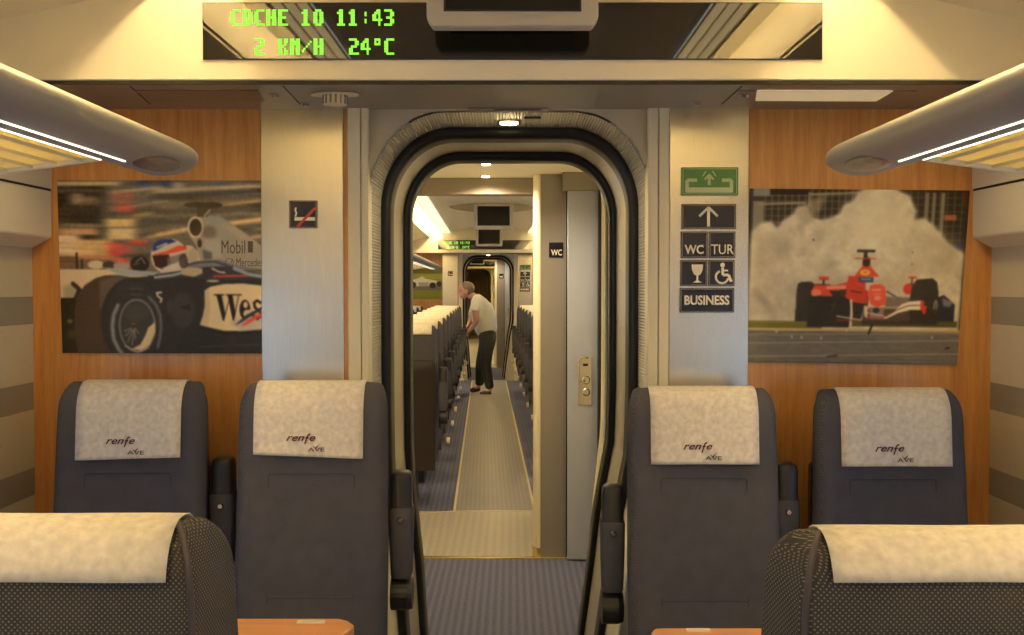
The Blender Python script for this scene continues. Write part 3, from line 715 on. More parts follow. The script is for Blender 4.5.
# soffit fittings
def quad_plate(pxs, z, t, m, name, parent=None, loc=None, bevel=0):
    """thin plate hanging under the soffit: outline through photo pixels on plane z"""
    pts = []
    for (px, py) in pxs:
        d = U(px, py, 1.0) - Vector((0, 0, CZ)); k = (z - CZ) / d.z; pts.append((d.x * k, d.y * k))
    cx = sum(p[0] for p in pts) / len(pts); cy = sum(p[1] for p in pts) / len(pts)
    return MB().prism(pts, 'z', z, z + t), (cx, cy, z)
zf = SOF - .009
q, c = quad_plate([(757, 91), (893, 91.5), (876, 101.5), (755.5, 101)], zf, .004, M_WHITE, '')
lp = thing('ceiling_lamp', 'pale frosted lamp panel set in the soffit right of the portal', 'lamp', c); reg(lp)
mkobj('frosted_panel', q, mat('frost', (226, 220, 204), rough=.5, emit=(255, 226, 170), estr=.22), lp)
mkobj('frame', MB().box(c[0] - .23, c[0] + .23, c[1] - .075, c[1] - .07, SOF - .009, SOF - .005), M_SOFF, lp)
q, c = quad_plate([(135, 91), (258, 91), (265, 102), (152, 102)], zf, .004, M_SOFF, '')
lp = thing('unlit_ceiling_lamp', 'dark unlit recessed lamp panel in the soffit above the left wood wall', 'lamp', c); reg(lp)
mkobj('cover', q, mat('dark_panel', (118, 108, 98), rough=.3, metal=.4), lp)
for i, (px, py, lab) in enumerate(((275, 94, 'small chrome stud in the soffit between dark panel and white vent'), (745, 93.5, 'small chrome stud in the soffit beside the frosted lamp panel'), (697, 102, 'small chrome stud in the soffit above the green sign column'), (306, 103, 'small dark stud in the soffit above the left steel column'))):
    d = U(px, py, 1.0) - Vector((0, 0, CZ)); k = (SOF - .006 - CZ) / d.z; P = (d.x * k, d.y * k, SOF - .01)
    t = thing('ceiling_stud', lab, 'stud', P); reg(t)
    mkobj('stud', MB().disc(P, .009, 'z', .012), M_CHROME, t, smooth=False); mkobj('washer', MB().disc((P[0], P[1], SOF - .007), .016, 'z', .002), M_SOFF, t)
# soffit hatch seams
sm = MB()
for a, b in (((283, 86), (300, 104)), ((742, 86), (722, 104)), ((130, 86), (150, 104))):
    pa, pb = [(lambda d: Vector((d.x * (SOF - .0065 - CZ) / d.z, d.y * (SOF - .0065 - CZ) / d.z)))(U(*p, 1.0) - Vector((0, 0, CZ))) for p in (a, b)]
    dn = Vector((0.0015, 0)); sm.prism([pa - dn, pa + dn, pb + dn, pb - dn], 'z', SOF - .0075, SOF - .006)
reg(struct('trim_13', sm, M_DARKB))
# white round vent (loudspeaker/handle) under the soffit
d = U(335, 93, 1.0) - Vector((0, 0, CZ)); k = (SOF - .006 - CZ) / d.z; vc = (d.x * k, d.y * k, SOF - .006)
t = thing('ceiling_vent', 'white ribbed air nozzle under the soffit above the left column', 'vent', vc); reg(t)
mkobj('flange', MB().disc((vc[0], vc[1], SOF - .010), (.063, .034), 'z', .006), M_WHITE, t)
nz = MB().disc((vc[0], vc[1], SOF - .024), (.031, .031), 'z', .026, n=20)
mkobj('nozzle', nz, M_WHITE, t)
rb = MB()
for j in range(14):
    a = 2 * PI * j / 14; rb.box(vc[0] + .031 * math.cos(a) - .0025, vc[0] + .031 * math.cos(a) + .0025, vc[1] + .031 * math.sin(a) - .0025, vc[1] + .031 * math.sin(a) + .0025, SOF - .036, SOF - .012)
mkobj('grille', rb, M_SOFF, t)

# --- LED information display
GLY = {'C': "01110 10001 10000 10000 10000 10001 01110", 'O': "01110 10001 10001 10001 10001 10001 01110", 'H': "10001 10001 10001 11111 10001 10001 10001", 'E': "11111 10000 10000 11110 10000 10000 11111",
       '1': "00100 01100 00100 00100 00100 00100 01110", '0': "01110 10001 10001 10001 10001 10001 01110", ':': "00000 00100 00100 00000 00100 00100 00000", '4': "00010 00110 01010 10010 11111 00010 00010",
       '3': "11111 00001 00010 00110 00001 10001 01110", '2': "01110 10001 00001 00110 01000 10000 11111", 'K': "10001 10010 10100 11000 10100 10010 10001", 'M': "10001 11011 10101 10101 10001 10001 10001",
       '/': "00000 00001 00010 00100 01000 10000 00000", 'o': "01110 01010 01110 00000 00000 00000 00000", ' ': " ".join(["00000"] * 7)}
GLY['C'] = "11111 11000 11000 11000 11000 11000 11111"; GLY['O'] = "11110 11011 11011 11011 11011 11011 11110"
GLY['C'] = "01111 11000 11000 11000 11000 11000 01111"; GLY['H'] = "11011 11011 11011 11111 11011 11011 11011"; GLY['E'] = "11111 11000 11000 11110 11000 11000 11111"
GLY['0'] = "01110 11011 11011 11011 11011 11011 01110"; GLY['1'] = "01100 11100 01100 01100 01100 01100 11110"; GLY['K'] = "11011 11011 11010 11100 11010 11011 11011"; GLY['4'] = "00110 01110 11010 11010 11111 00010 00010"
GLY['2'] = "11110 00011 00011 01110 11000 11000 11111"; GLY['3'] = "11110 00011 00011 01110 00011 00011 11110"; GLY['M'] = "11011 11111 11111 11011 11011 11011 11011"
YD = YB - .008
disp = thing('information_display', 'long glossy black display with green dot letters on the header panel', 'display', (UX(512, YD, 30), YD, UZ(58, YD))); reg(disp)
mkobj('glass_panel', MB().box(UX(203, YD, 30), UX(822, YD, 30), YD, YB + .004, UZ(58.5, YD), UZ(3, YD)), M_GLOSS, disp)
fm = MB(); x0, x1, z0, z1 = UX(202.3, YD, 30), UX(822.7, YD, 30), UZ(59.3, YD), UZ(2.2, YD)
fm.box(x0, x1, YD + .002, YB + .003, z0, z0 + .003); fm.box(x0, x1, YD + .002, YB + .003, z1 - .003, z1); fm.box(x0, x0 + .003, YD + .002, YB + .003, z0, z1); fm.box(x1 - .003, x1, YD + .002, YB + .003, z0, z1)
mkobj('frame', fm, M_DGREY, disp)
cw = 163.0 / 13.83
for txt, ya, yb in (("COCHE 10 11:43", 9.5, 26.0), ("  2 KM/H  24oC", 38.5, 55.0)):
    led = MB()
    for i, ch in enumerate(txt):
        if ch == ' ' and led.v: mkobj('lettering', led, M_LED, disp); led = MB()
        rows = GLY[ch].split()
        for r, row in enumerate(rows):
            for c2, b in enumerate(row):
                if b == '1':
                    px = 231 + i * cw + c2 * cw / 5.9; py = ya + r * (yb - ya) / 7
                    led.box(UX(px, YD, 30), UX(px + cw / 5.9 * .98, YD, 30), YD - .0012, YD - .0002, UZ(py + (yb - ya) / 7 * .88, YD), UZ(py, YD))
    mkobj('lettering', led, M_LED, disp)

# --- monitor under the ceiling
def monitor(px0, px1, pyb, Y, hgt, scr, label):
    x0, x1 = UX(px0, Y, 30), UX(px1, Y, 30); zb = UZ(pyb, Y); w = x1 - x0; xc = (x0 + x1) / 2
    t = thing('ceiling_monitor', label, 'monitor', (xc, Y + .04, zb))
    c = .014
    P = [(x0 + c, zb), (x1 - c, zb), (x1, zb + c * 1.4), (x1, zb + hgt), (x0, zb + hgt), (x0, zb + c * 1.4)]
    mkobj('casing', MB().prism(P, 'y', Y, Y + .05), M_MON, t, bevel=.005)
    mkobj('screen', MB().box(x0 + .045, x1 - .045, Y - .0015, Y + .002, zb + scr, zb + hgt - .03), M_SCREEN, t)
    mkobj('bezel', MB().box(x0 + .052 - .012, x1 - .052 + .012, Y - .0008, Y + .002, zb + scr - .005, zb + hgt - .025), M_BLACK, t)
    return t
mon = monitor(426.5, 598.5, 26.5, 2.70, .272, .040, 'pale grey ceiling monitor with dark screen before the display')
mkobj('bracket', MB().box(mon.location.x - .16, mon.location.x + .16, 2.745, YB - .003, UZ(16, 2.8), 2.34), M_BLACK, mon)
def lens_housing(t, xc, Y, z, hw, h, dep):
    L = []
    for i in range(41):
        a = i / 40 * PI; L.append((xc - hw * math.cos(a), z + h * math.sin(a) ** 1.2 * .5))
    for i in range(41):
        a = i / 40 * PI; L.append((xc + hw * math.cos(a), z - h * math.sin(a) ** 1.2 * .5))
    return mkobj('fairing', MB().prism(L, 'y', Y, Y + dep), mat('fairing_grey', (170, 162, 146), rough=.5), t)
reg(mon)

# --- signs
def frame_box(mb, px0, px1, py0, py1, Y, t, d=.0015, pw=1.0):
    x0, x1, z0, z1 = UX(px0, Y), UX(px1, Y), UZ(py1, Y), UZ(py0, Y)
    mb.box(x0, x1, Y - d, Y, z0, z0 + t); mb.box(x0, x1, Y - d, Y, z1 - t, z1); mb.box(x0, x0 + t, Y - d, Y, z0 + t, z1 - t); mb.box(x1 - t, x1, Y - d, Y, z0 + t, z1 - t)
YS = YW - .018
def stroke(mb, pts, w, Y, d=.0012):
    for a, b in zip(pts[:-1], pts[1:]):
        A = U(*a, Y); B = U(*b, Y); dv = (B - A); n = Vector((-dv.z, 0, dv.x)).normalized() * (w / FPX * Y / 2)
        P = [(A - n), (B - n), (B + n), (A + n)]
        mb.loft([[(p.x, Y - d, p.z) for p in P], [(p.x, Y, p.z) for p in P]])
def ppoly(mb, pts, Y, d=.0012):
    Q = [U(*p, Y) for p in pts]; mb.loft([[(p.x, Y - d, p.z) for p in Q], [(p.x, Y, p.z) for p in Q]])
def pcirc(cx, cy, r, n=16, a0=0, a1=2 * PI): return [(cx + r * math.cos(a0 + (a1 - a0) * i / n), cy + r * math.sin(a0 + (a1 - a0) * i / n)) for i in range(n + (0 if abs(a1 - a0 - 2 * PI) < 1e-6 else 1))]
YT = YS - .003
# green emergency sign
g = thing('emergency_window_sign', 'green emergency window pictogram sign on the right steel column', 'sign', tuple(U(709, 195, YS))); reg(g)
mkobj('plate', MB().box(UX(681, YS), UX(737.5, YS), YT, YS + .006, UZ(195.3, YS), UZ(167.5, YS)), M_GREEN, g)
m = MB(); frame_box(m, 682.2, 736.4, 168.6, 194.2, YT, .0016)
stroke(m, [(697, 180.2), (687, 180.2), (687, 191), (731.5, 191), (731.5, 180.2), (722, 180.2)], 3.4, YT)
stroke(m, [(685.4, 190), (733.1, 190)], 5.0, YT, .0016)
stroke(m, [(709.2, 185), (709.2, 175)], 3.0, YT); stroke(m, [(704.8, 179.5), (709.2, 174.6), (713.6, 179.5)], 2.0, YT)
for a, b in (((702.5, 176.5), (706, 171)), ((716, 176.5), (712.5, 171))): stroke(m, [a, b], 1.0, YT)
mkobj('pictogram', m, M_GREENL, g)
# navy sign tiles
NV = [('direction_sign', 'navy sign tile with a white up arrow on the right column', 681.5, 735.5, 204, 229),
      ('toilet_sign', 'navy tile reading WC on the right steel column', 681, 707.5, 231.5, 258),
      ('class_sign', 'navy tile reading TUR on the right steel column', 709, 735, 231.5, 258),
      ('bar_sign', 'navy tile with a white wine glass pictogram', 680.5, 707, 260, 286),
      ('wheelchair_sign', 'navy tile with a white wheelchair pictogram', 708.5, 734.3, 260, 286),
      ('business_sign', 'navy tile reading BUSINESS at the foot of the sign stack', 680, 734, 288, 312.5)]
for nm, lab, a, b, c2, d2 in NV:
    t = thing(nm, lab, 'sign', tuple(U((a + b) / 2, d2, YS)), 'navy sign tiles on the right column'); reg(t)
    mkobj('plate', MB().box(UX(a, YS), UX(b, YS), YT, YS + .006, UZ(d2, YS), UZ(c2, YS)), M_NAVY, t)
    m = MB(); frame_box(m, a + .8, b - .8, c2 + .8, d2 - .8, YT, .0016)
    mkobj('border', m, mat('sign_border', (150, 138, 122), rough=.5), t)
    m = MB()
    if nm == 'direction_sign':
        stroke(m, [(708.5, 226.5), (708.5, 208)], 2.8, YT); stroke(m, [(699.3, 216.3), (708.5, 207.3), (717.7, 216.3)], 2.4, YT)
    elif nm == 'toilet_sign': text_in(m, 'WC', UX(684.5, YT), UX(703.5, YT), UZ(254, YT), UZ(244.8, YT), YT, bold=.025)
    elif nm == 'class_sign': text_in(m, 'TUR', UX(711, YT), UX(733.5, YT), UZ(254.2, YT), UZ(244.5, YT), YT, bold=.004)
    elif nm == 'bar_sign':
        ppoly(m, [(691.5, 264.5), (703, 264.5), (702.5, 270), (700.5, 274.3), (698.2, 275.6), (698.2, 280.5), (702, 282.6), (692.5, 282.6), (696.4, 280.5), (696.4, 275.6), (694, 274.3), (692, 270)], YT)
    elif nm == 'wheelchair_sign':
        ppoly(m, pcirc(722.5, 265, 2.3), YT); stroke(m, [(722.6, 267.5), (722.8, 275), (728.5, 275), (731.3, 281.8)], 2.6, YT); stroke(m, [(723, 270.5), (728, 270.5)], 1.6, YT)
        stroke(m, [(722 + 6.2 * math.cos(x), 277 + 6.2 * math.sin(x)) for x in [math.radians(q) for q in range(-110, -365, -17)][::-1]] , 2.0, YT)
    else: text_in(m, 'BUSINESS', UX(684.5, YT), UX(729.5, YT), UZ(305, YT), UZ(295.3, YT), YT, bold=.03)
    mkobj('lettering' if nm in ('toilet_sign', 'class_sign', 'business_sign') else 'pictogram', m, M_SIGNW, t)
# no smoking sign
t = thing('no_smoking_sign', 'small navy no smoking sign on the left steel column', 'sign', tuple(U(303, 228, YS))); reg(t)
mkobj('plate', MB().box(UX(289.5, YS), UX(317, YS), YT, YS + .006, UZ(228, YS), UZ(200.5, YS)), M_NAVY, t)
m = MB(); frame_box(m, 289.5, 317, 200.5, 228, YT, .0035); mkobj('border', m, mat('taupe_border', (118, 100, 86), rough=.5), t)
m = MB(); ppoly(m, [(294.5, 217.2), (315, 217.2), (315, 220.6), (294.5, 220.6)], YT); stroke(m, [(295.4, 216.5), (296.5, 213), (295.2, 210), (296, 207.5)], 1.6, YT); mkobj('cigarette', m, M_SIGNW, t)
m = MB(); stroke(m, [(297.3, 226.8), (315.2, 208)], 2.6, YT - .0013); mkobj('red_bar', m, M_RED, t)

# next carriages get the same end assembly
SPANS = list(END)
# posters (our carriage only)
K_L, K_R = 1.12, 1.3
YP = YW - .006
pl = poster('racing_poster', paint_left(), [U(57, 180, YP), U(263.6, 180.5, YP), U(263.8, 353.5, YP), U(62.5, 353, YP)], 'poster of a silver and black racing car with blurred background', 'print_left', K_L)
m = MB()
text_in(m, 'Mobil', UX(221.8, YP), UX(245.5, YP), UZ(253.6, YP), UZ(240.4, YP), YP - .0006, bold=.0); text_in(m, '1', UX(248.2, YP), UX(253.2, YP), UZ(252.6, YP), UZ(241.2, YP), YP - .0006, bold=.02)
stroke(m, [(231, 263.5), (232.5, 259)], .7, YP - .0004, .0003); text_in(m, 'Mercedes', UX(236.5, YP), UX(262.8, YP), UZ(266.4, YP), UZ(258.2, YP), YP - .0006)
for a in range(0, 360, 30): stroke(m, [(229.5 + 4 * math.cos(math.radians(a)), 262.6 + 4.2 * math.sin(math.radians(a))), (229.5 + 4 * math.cos(math.radians(a + 30)), 262.6 + 4.2 * math.sin(math.radians(a + 30)))], .6, YP - .0004, .0003)
mkobj('lettering', m, mat('poster_ink', (84, 76, 66), rough=.5), pl)
pr = poster('racing_poster', paint_right(), [U(750, 188.5, YP), U(970, 190.5, YP), U(957, 365, YP), U(745.5, 362, YP)], 'poster of a red racing car in white smoke', 'print_right', K_R)

# ------------------------------------------------------------------ luggage racks
def luggage_rack(sgn, y0, y1, label):
    t = thing('luggage_rack', label, 'luggage rack', (.9 * sgn, (y0 + y1) / 2, CZ + .26))
    cx, cz, a, b = .832, CZ + .302, .100, .043
    def ring(Y, k, kx=None):
        kx = k if kx is None else kx
        R = []
        for j in range(40):
            q = 2 * PI * j / 40; ex = math.copysign(abs(math.cos(q)) ** .95, math.cos(q)); ez = math.copysign(abs(math.sin(q)) ** .95, math.sin(q))
            x = a * ex * kx; z = b * ez * k; R.append(((cx + (a * .0) + x + .03 * (1 - kx)) * sgn, Y, cz + z + .2 * max(0, x)))
        return R
    ys = [(y0, 1, 1)] + [(y1 - .16, 1, 1)] + [(y1 - .16 * (1 - f), math.sqrt(max(0, 1 - f ** 2.6)), (1 - f ** 2.6) ** .42) for f in (.2, .4, .55, .68, .8, .88, .94, .98, .995)]
    mkobj('nose', MB().loft([ring(Y, max(k, .06), max(kx, .06)) for Y, k, kx in ys]), M_NOSE, t, smooth=True)
    def under(x):  # underside height at |x|
        dx = (x - cx) / a; return cz - b * max(0, 1 - abs(dx) ** 2) ** .5 + .2 * max(0, x - cx)
    for i, xx in enumerate((.802, .842)):
        m = MB(); w = .0022
        m.box(*sorted(((xx - w) * sgn, (xx + w) * sgn)), y0 + .2, y1 - .42 - .03 * i, under(xx) - .002, under(xx) + .004)
        mkobj('light_line', m, M_LEDW, t)
    # oval reading light housing
    gm = MB(); rr = []
    for k in range(7):
        row = []
        for j in range(28):
            t_ = 2 * PI * j / 28; q = math.radians(232 + 27 * (k / 6) * math.cos(t_)); Y = y1 - .29 + .13 * (k / 6) * math.sin(t_)
            off = .0022 if k < 6 else .0002
            row.append(((cx + (a + off) * math.cos(q)) * sgn, Y, cz + (b + off) * math.sin(q)))
        rr.append(row)
    gm.loft(rr[::-1], caps=False)
    mkobj('speaker_grille', gm, mat('grille_grey', (150, 148, 150), rough=.25, metal=.8, noise=.35, nscale=30), t, smooth=True)
    # glass shelf with slats
    xi, xo = .935, 1.315; zi, zo = CZ + .292, CZ + .240; th = .008
    sh = MB().prism([(xi * sgn, zi), (xo * sgn, zo), (xo * sgn, zo + th), (xi * sgn, zi + th)], 'y', y0, y1 - .21)
    mkobj('glass_shelf', sh, M_MILK, t)
    m = MB()
    for i in range(7):
        x = xi + .03 + (xo - xi - .05) * i / 6; z = zi + (zo - zi) * (x - xi) / (xo - xi)
        m.box(*sorted(((x - .003) * sgn, (x + .003) * sgn)), y0, y1 - .23, z - .008, z - .0005)
    mkobj('slats', m, M_WHITE, t)
    m = MB().prism([((xi - .03) * sgn, zi - .006), (xo * sgn, zo - .010), (xo * sgn, zo + .012), ((xi - .03) * sgn, zi + .014)], 'y', y1 - .23, y1 - .21)
    mkobj('end_rail', m, M_WHITE, t, bevel=.003)
    yy = y1 - 1.3
    while yy > y0:
        m = MB().prism([((xi - .01) * sgn, zi - .012), (xo * sgn, zo - .02), (xo * sgn, zo), ((xi - .01) * sgn, zi)], 'y', yy, yy + .02); yy -= 2.2
        mkobj('bracket', m, M_WHITE, t)
    return t
luggage_rack(-1, -4.0, 2.81, 'grey rounded luggage rack with light lines along the left wall')
luggage_rack(1, -4.0, 2.81, 'grey rounded luggage rack with light lines along the right wall')

# ------------------------------------------------------------------ seats
def seat_fns(near):
    lean = .10 if not near else .10
    def W(z): return np.interp(z, [.3, .45, .75, 1.0, 1.1, 1.2], [.390, .394, .400, .395, .391, .386]) / 2
    def YF(z): return -.20 + (1.2 - z) * -lean      # front plane
    def YR(z): return -.07 + (1.2 - z) * -lean * .35
    return W, YF, YR
RI = .018
def backrest_mb(top=1.2, near=False):
    W, YF, YR = seat_fns(near)
    rings = []
    zz = [.36, .40, .50, .60, .63, .645, .66, .75, .85, .94, .965, .99, 1.05, 1.10, 1.13] + [1.2 - .07 + .07 * math.sin(q * PI / 2) for q in (.18, .36, .52, .66, .78, .88, .95, 1.0)]
    for z in zz:
        if z > 1.13: s = math.asin(min(1, (z - 1.13) / .07)); ins = .055 * (1 - math.cos(s)); insx = .035 * (1 - math.cos(s))
        else: ins = 0; insx = 0
        if z < .40: ins = .012
        w = W(z) - insx * .8; f = YF(z) + ins * 1.05; r = YR(z) - ins * 1.05
        rec = .016 * np.interp(z, [.36, .95, 1.0, 1.2], [1, 1, .35, .1]); gro = .004 if z in (.965, .645) else 0
        R = []
        n = 14
        for i in range(n + 1):       # front, left to right (x from -w to w)
            u = -1 + 2 * i / n; x = u * (w - .03)
            side = np.interp(abs(u), [0, .62, .80, 1], [0, .05, .9, 1]); y = f + rec * (1 - side) + gro * (abs(u) < .95)
            R.append((x, y, z * top / 1.2))
        rc = min(.035, (r - f) / 2 * .95)
        for i in range(1, 7):        # front right corner
            a = -PI / 2 + (PI / 2) * i / 6; R.append((w - .03 + .03 * math.cos(a), f + rc + rc * math.sin(a), z * top / 1.2))
        for i in range(0, 7):
            a = (PI / 2) * i / 6; R.append((w - RI - .018 + .018 * math.cos(a), r - min(.018, rc) + min(.018, rc) * math.sin(a), z * top / 1.2))
        for i in range(1, 9):
            u = 1 - 2 * i / 9; R.append((u * (w - RI - .018), r + .003 * (1 - u * u), z * top / 1.2))
        for i in range(0, 7):
            a = PI / 2 + (PI / 2) * i / 6; R.append((-w + RI + .018 + .018 * math.cos(a), r - min(.018, rc) + min(.018, rc) * math.sin(a), z * top / 1.2))
        for i in range(0, 6):
            a = PI + (PI / 2) * i / 6; R.append((-w + .03 + .03 * math.cos(a), f + rc + rc * math.sin(a), z * top / 1.2))
        rings.append(R)
    return MB().loft(rings)
def cover_mb(x0, x1, zf, zr, top=1.2, skew=(0, 0), off=.0035):
    """paper cover draped over the head of the seat: front bottom zf, rear bottom zr"""
    W, YF, YR = seat_fns(False)
    path = []
    for i in range(13): z = zf + (1.13 - zf) * i / 12; path.append((YF(z) + .016 * np.interp(z, [.36, .95, 1.0, 1.2], [1, 1, .35, .1]) * .4 - off - .002, z))
    for i in range(1, 17):
        a = i / 17 * PI; z = 1.13 + (.07 + off) * math.sin(a); c = math.cos(a)
        f, r = YF(z), YR(z); q = .055 * (1 - abs(c)) * 1.05
        if c < 0 and z < zr - .004: continue
        path.append(((f + q - off * abs(c)) if c > 0 else (r - q + (off + .006) * abs(c)), z))
    path[12 + 8] = ((path[12 + 7][0] + path[12 + 9][0]) / 2, path[12 + 8][1])
    for i in range(0, 8 if zr < 1.13 else 0): z = 1.13 + (zr - 1.13) * i / 7; path.append((YR(z) + off + .006, z))
    nx = 12; rings = []
    for lay in (0, 1):
        pass
    R1 = []
    for (y, z) in path:
        row = []
        for j in range(nx + 1):
            u = j / nx; x = x0 + (x1 - x0) * u
            zz = z
            if z < zf + .12 and y < -.1: zz = z + (skew[0] * (1 - u) + skew[1] * u) * (1 - (z - zf) / .12)
            row.append((x, y - .0015 * math.sin(u * 9) * (1 if y < -.1 else -1), zz * top / 1.2))
        R1.append(row)
    mb = MB(); mb.loft(R1, closed=False)
    return mb
def cushion_mb():
    rings = []
    for z, ins in ((.33, .03), (.345, .012), (.38, 0), (.44, 0), (.465, .012), (.475, .035)):
        w = .20 - ins; y0, y1 = -.72 + ins, -.26
        R = []
        for (cx, cy, a0) in ((w - .04, y1 - .01, 0), (-w + .04, y1 - .01, 90), (-w + .04, y0 + .05, 180), (w - .04, y0 + .05, 270)):
            for i in range(5):
                a = math.radians(a0 + 22.5 * i); R.append((cx + .04 * math.cos(a), cy + .04 * math.sin(a) * (1 if a0 < 180 else 1.2), z))
        rings.append(R)
    return MB().loft(rings)
def rsz(mb, dx=0, dy=0, dz=0, sx=1, sy=1, sz=1):
    mb.v = [(x * sx + dx, y * sy + dy, z * sz + dz) for x, y, z in mb.v]; return mb
def make_armrest(root, x, z0, dz=0.0, hub=True, w=.030, y=-.135):
    """armrest folded up beside the backrest; z0 = top of cap"""
    p = MB()
    rings = []
    for z, k in ((z0 - .285, .80), (z0 - .275, .92), (z0 - .20, 1.0), (z0 - .10, 1.05), (z0 - .095, 1.0)):
        rings.append([(x + cx * w * k, y + cy * .035 * k, z) for cx, cy in ((-1, -.8), (-.8, -1), (.8, -1), (1, -.8), (1, .8), (.8, 1), (-.8, 1), (-1, .8))])
    p.loft(rings)
    a = mkobj('armrest', p, M_FAB, root); smooth_angle(a, 50)
    rings = []
    for z, k in ((z0 - .0955, .97), (z0 - .09, .93), (z0 - .02, .90), (z0 - .006, .82), (z0, .62)):
        rings.append([(x + cx * w * k, y + cy * .035 * k, z) for cx, cy in ((-1, -.8), (-.8, -1), (.8, -1), (1, -.8), (1, .8), (.8, 1), (-.8, 1), (-1, .8))])
    smooth_angle(mkobj('armrest_cap', MB().loft(rings), M_BLACK, a), 50)
    mkobj('button', MB().disc((x, y - .039, z0 - .125), .0085, 'y', .008, n=14, rim=[(.004, 1), (-.001, 1), (-.004, .7)]), M_CHROME, a)
    if hub:
        mkobj('hinge', MB().disc((x, y + .005, z0 - .33), (.05, .045), 'x', w * 1.9, n=24), M_BLACK, a)
        mkobj('knob', MB().disc((x + math.copysign(w * 1.1, x), y + .01, .45), .022, 'x', .02, n=20), mat('knob_pale', (222, 206, 170), rough=.35), a)
    return a
def make_seat(label, top=1.2, cover=(-.14, .14, .975, 1.10), skew=(0, 0), arms=(), fab=None, near=False, group=None, ink=True, name='train_seat'):
    fab = fab or M_FAB
    root = thing(name, label, 'seat', (0, 0, 0), group)
    b = mkobj('backrest', backrest_mb(top, near), fab, root); smooth_angle(b, 70)
    if near:
        W, YF, YR = seat_fns(False)
        for s in (-1, 1):
            path = []
            for i in range(16): z = .40 + (1.13 - .40) * i / 15; path.append((s * (W(z) - .006 - RI), YR(z) - .002, z))
            for i in range(1, 11):
                q = i / 10 * PI / 2; z = 1.13 + .07 * math.sin(q); ins = .055 * (1 - math.cos(q)); path.append((s * (W(z) - .006 - RI - .035 * .8 * (1 - math.cos(q))), YR(z) - ins * 1.02, z))
            path = [(x, y, z * top / 1.2) for x, y, z in path]
            mkobj('piping', MB().tube(path, .0042, 8), M_PIPE, b, smooth=True)
    W, YF, YR = seat_fns(False)
    def fr(x, z):
        w = float(W(z)); u = abs(x) / (w - .03); rec = .016 * float(np.interp(z, [.36, .95, 1.0, 1.2], [1, 1, .35, .1]))
        return YF(z) + rec * (1 - float(np.interp(u, [0, .62, .80, 1], [0, .05, .9, 1])))
    for s in (-1, 1):
        mkobj('seam', MB().tube([(s * .112, fr(.112, z) + .0002, z * top / 1.2) for z in np.linspace(.42, .962, 14)], .0014, 6), M_PIPE if near else M_SEAM, b)
    for z in (.965, .645):
        mkobj('seam', MB().tube([(x, fr(x, z) + .0035, z * top / 1.2) for x in np.linspace(-.112, .112, 9)], .0014, 6), M_PIPE if near else M_SEAM, b)
    c = mkobj('headrest_cover', cover_mb(cover[0], cover[1], cover[2] * 1.2 / top, cover[3] * 1.2 / top, top, skew), M_COVER, root, smooth=True)
    so = c.modifiers.new('thick', 'SOLIDIFY'); so.thickness = .0012; so.offset = 1
    if ink:
        W, YF, YR = seat_fns(False)
        wd = cover[1] - cover[0]; zb = cover[2]
        fy = lambda x, z: YF(z * 1.2 / top) + .016 * .4 * np.interp(z, [.36, .95, 1.0, 1.2], [1, 1, .35, .1]) - .0035 - .0052
        PXM = .002609; ox = cover[0] + wd / 2 - 54 * PXM
        gx = lambda v: ox + (29 + v / 14.1) * PXM
        gz = lambda v: zb + (464 - 425 - v / 14.1) * PXM
        m = MB()
        text_in(m, 'ren', gx(45), gx(300), gz(342), gz(272), 0, shear=.4, bold=.012, fy=fy); text_in(m, 'f', gx(298), gx(386), gz(385), gz(235), 0, shear=.4, bold=.01, fy=fy); text_in(m, 'e', gx(372), gx(455), gz(342), gz(272), 0, shear=.4, bold=.012, fy=fy)
        mkobj('wordmark', m, M_INK, c)
        m = MB(); text_in(m, 'AVE', gx(350), gx(585), gz(488), gz(432), 0, bold=.012, fy=fy)
        q = [(gx(u), gz(v)) for (u, v) in ((415, 398), (455, 432), (512, 385), (462, 468))]
        m.loft([[(x, fy(x, z) - .0004, z) for x, z in q], [(x, fy(x, z) + .0004, z) for x, z in q]])
        mkobj('emblem', m, M_INK2, c)
    cu = mkobj('cushion', cushion_mb(), fab, root, smooth=True); smooth_angle(cu, 60)
    W, YF, YR = seat_fns(False)
    sh = MB(); rings = []
    for z in (.26, .30, .45, .60, .75, .90, .965, .98):
        w = W(z) - RI + (.004 if z < .97 else -.012); y = YR(z)
        rings.append([(-w, y - .02, z), (-w, y + .010, z), (-w + .02, y + .022, z), (w - .02, y + .022, z), (w, y + .010, z), (w, y - .02, z)])
    sh.loft(rings); smooth_angle(mkobj('back_shell', sh, M_SHELL, root), 40)
    mkobj('seat_frame', MB().box(-.18, .18, -.66, -.10, .27, .335), M_BLACK, root, bevel=.01)
    mkobj('leg', MB().prism([(-.52, 0), (-.20, 0), (-.26, .28), (-.42, .28)], 'x', -.05, .05), M_DGREY, root, bevel=.008)
    for (x, z0, hub) in arms: make_armrest(root, x, z0, hub=hub)
    return root
# seat origin: rear plane at y=0 (top), front plane y=-.2 ; faces -Y
YSEAT = 3.20
def put(o, x, y, rz=0, sz=1): o.location = (x, y, 0); o.rotation_euler = (0, 0, rz)
YF0 = 3.0
def cv(px0, px1, cx): return (UX(px0, YF0) - cx, UX(px1, YF0) - cx)
cx = UX(128, YF0); a, b = cv(76.5, 181.5, cx)
s1 = make_seat('charcoal window seat facing the camera under the left racing poster', top=1.198, cover=(a, b, UZ(458.5, 2.985), 1.10), skew=(-.004, .004)); put(s1, cx, YSEAT)
cx = UX(311.5, YF0); a, b = cv(254, 363.5, cx)
s2 = make_seat('charcoal aisle seat facing the camera left of the portal', top=1.196, cover=(a, b, UZ(455.5, 2.985), 1.10), skew=(.003, -.008), arms=((UX(219, 3.03) - cx, UZ(459, 3.03), False), (UX(400, 3.03) - cx, UZ(473, 3.03), True))); put(s2, cx, YSEAT)
cx = UX(704, YF0); a, b = cv(650.5, 758.5, cx)
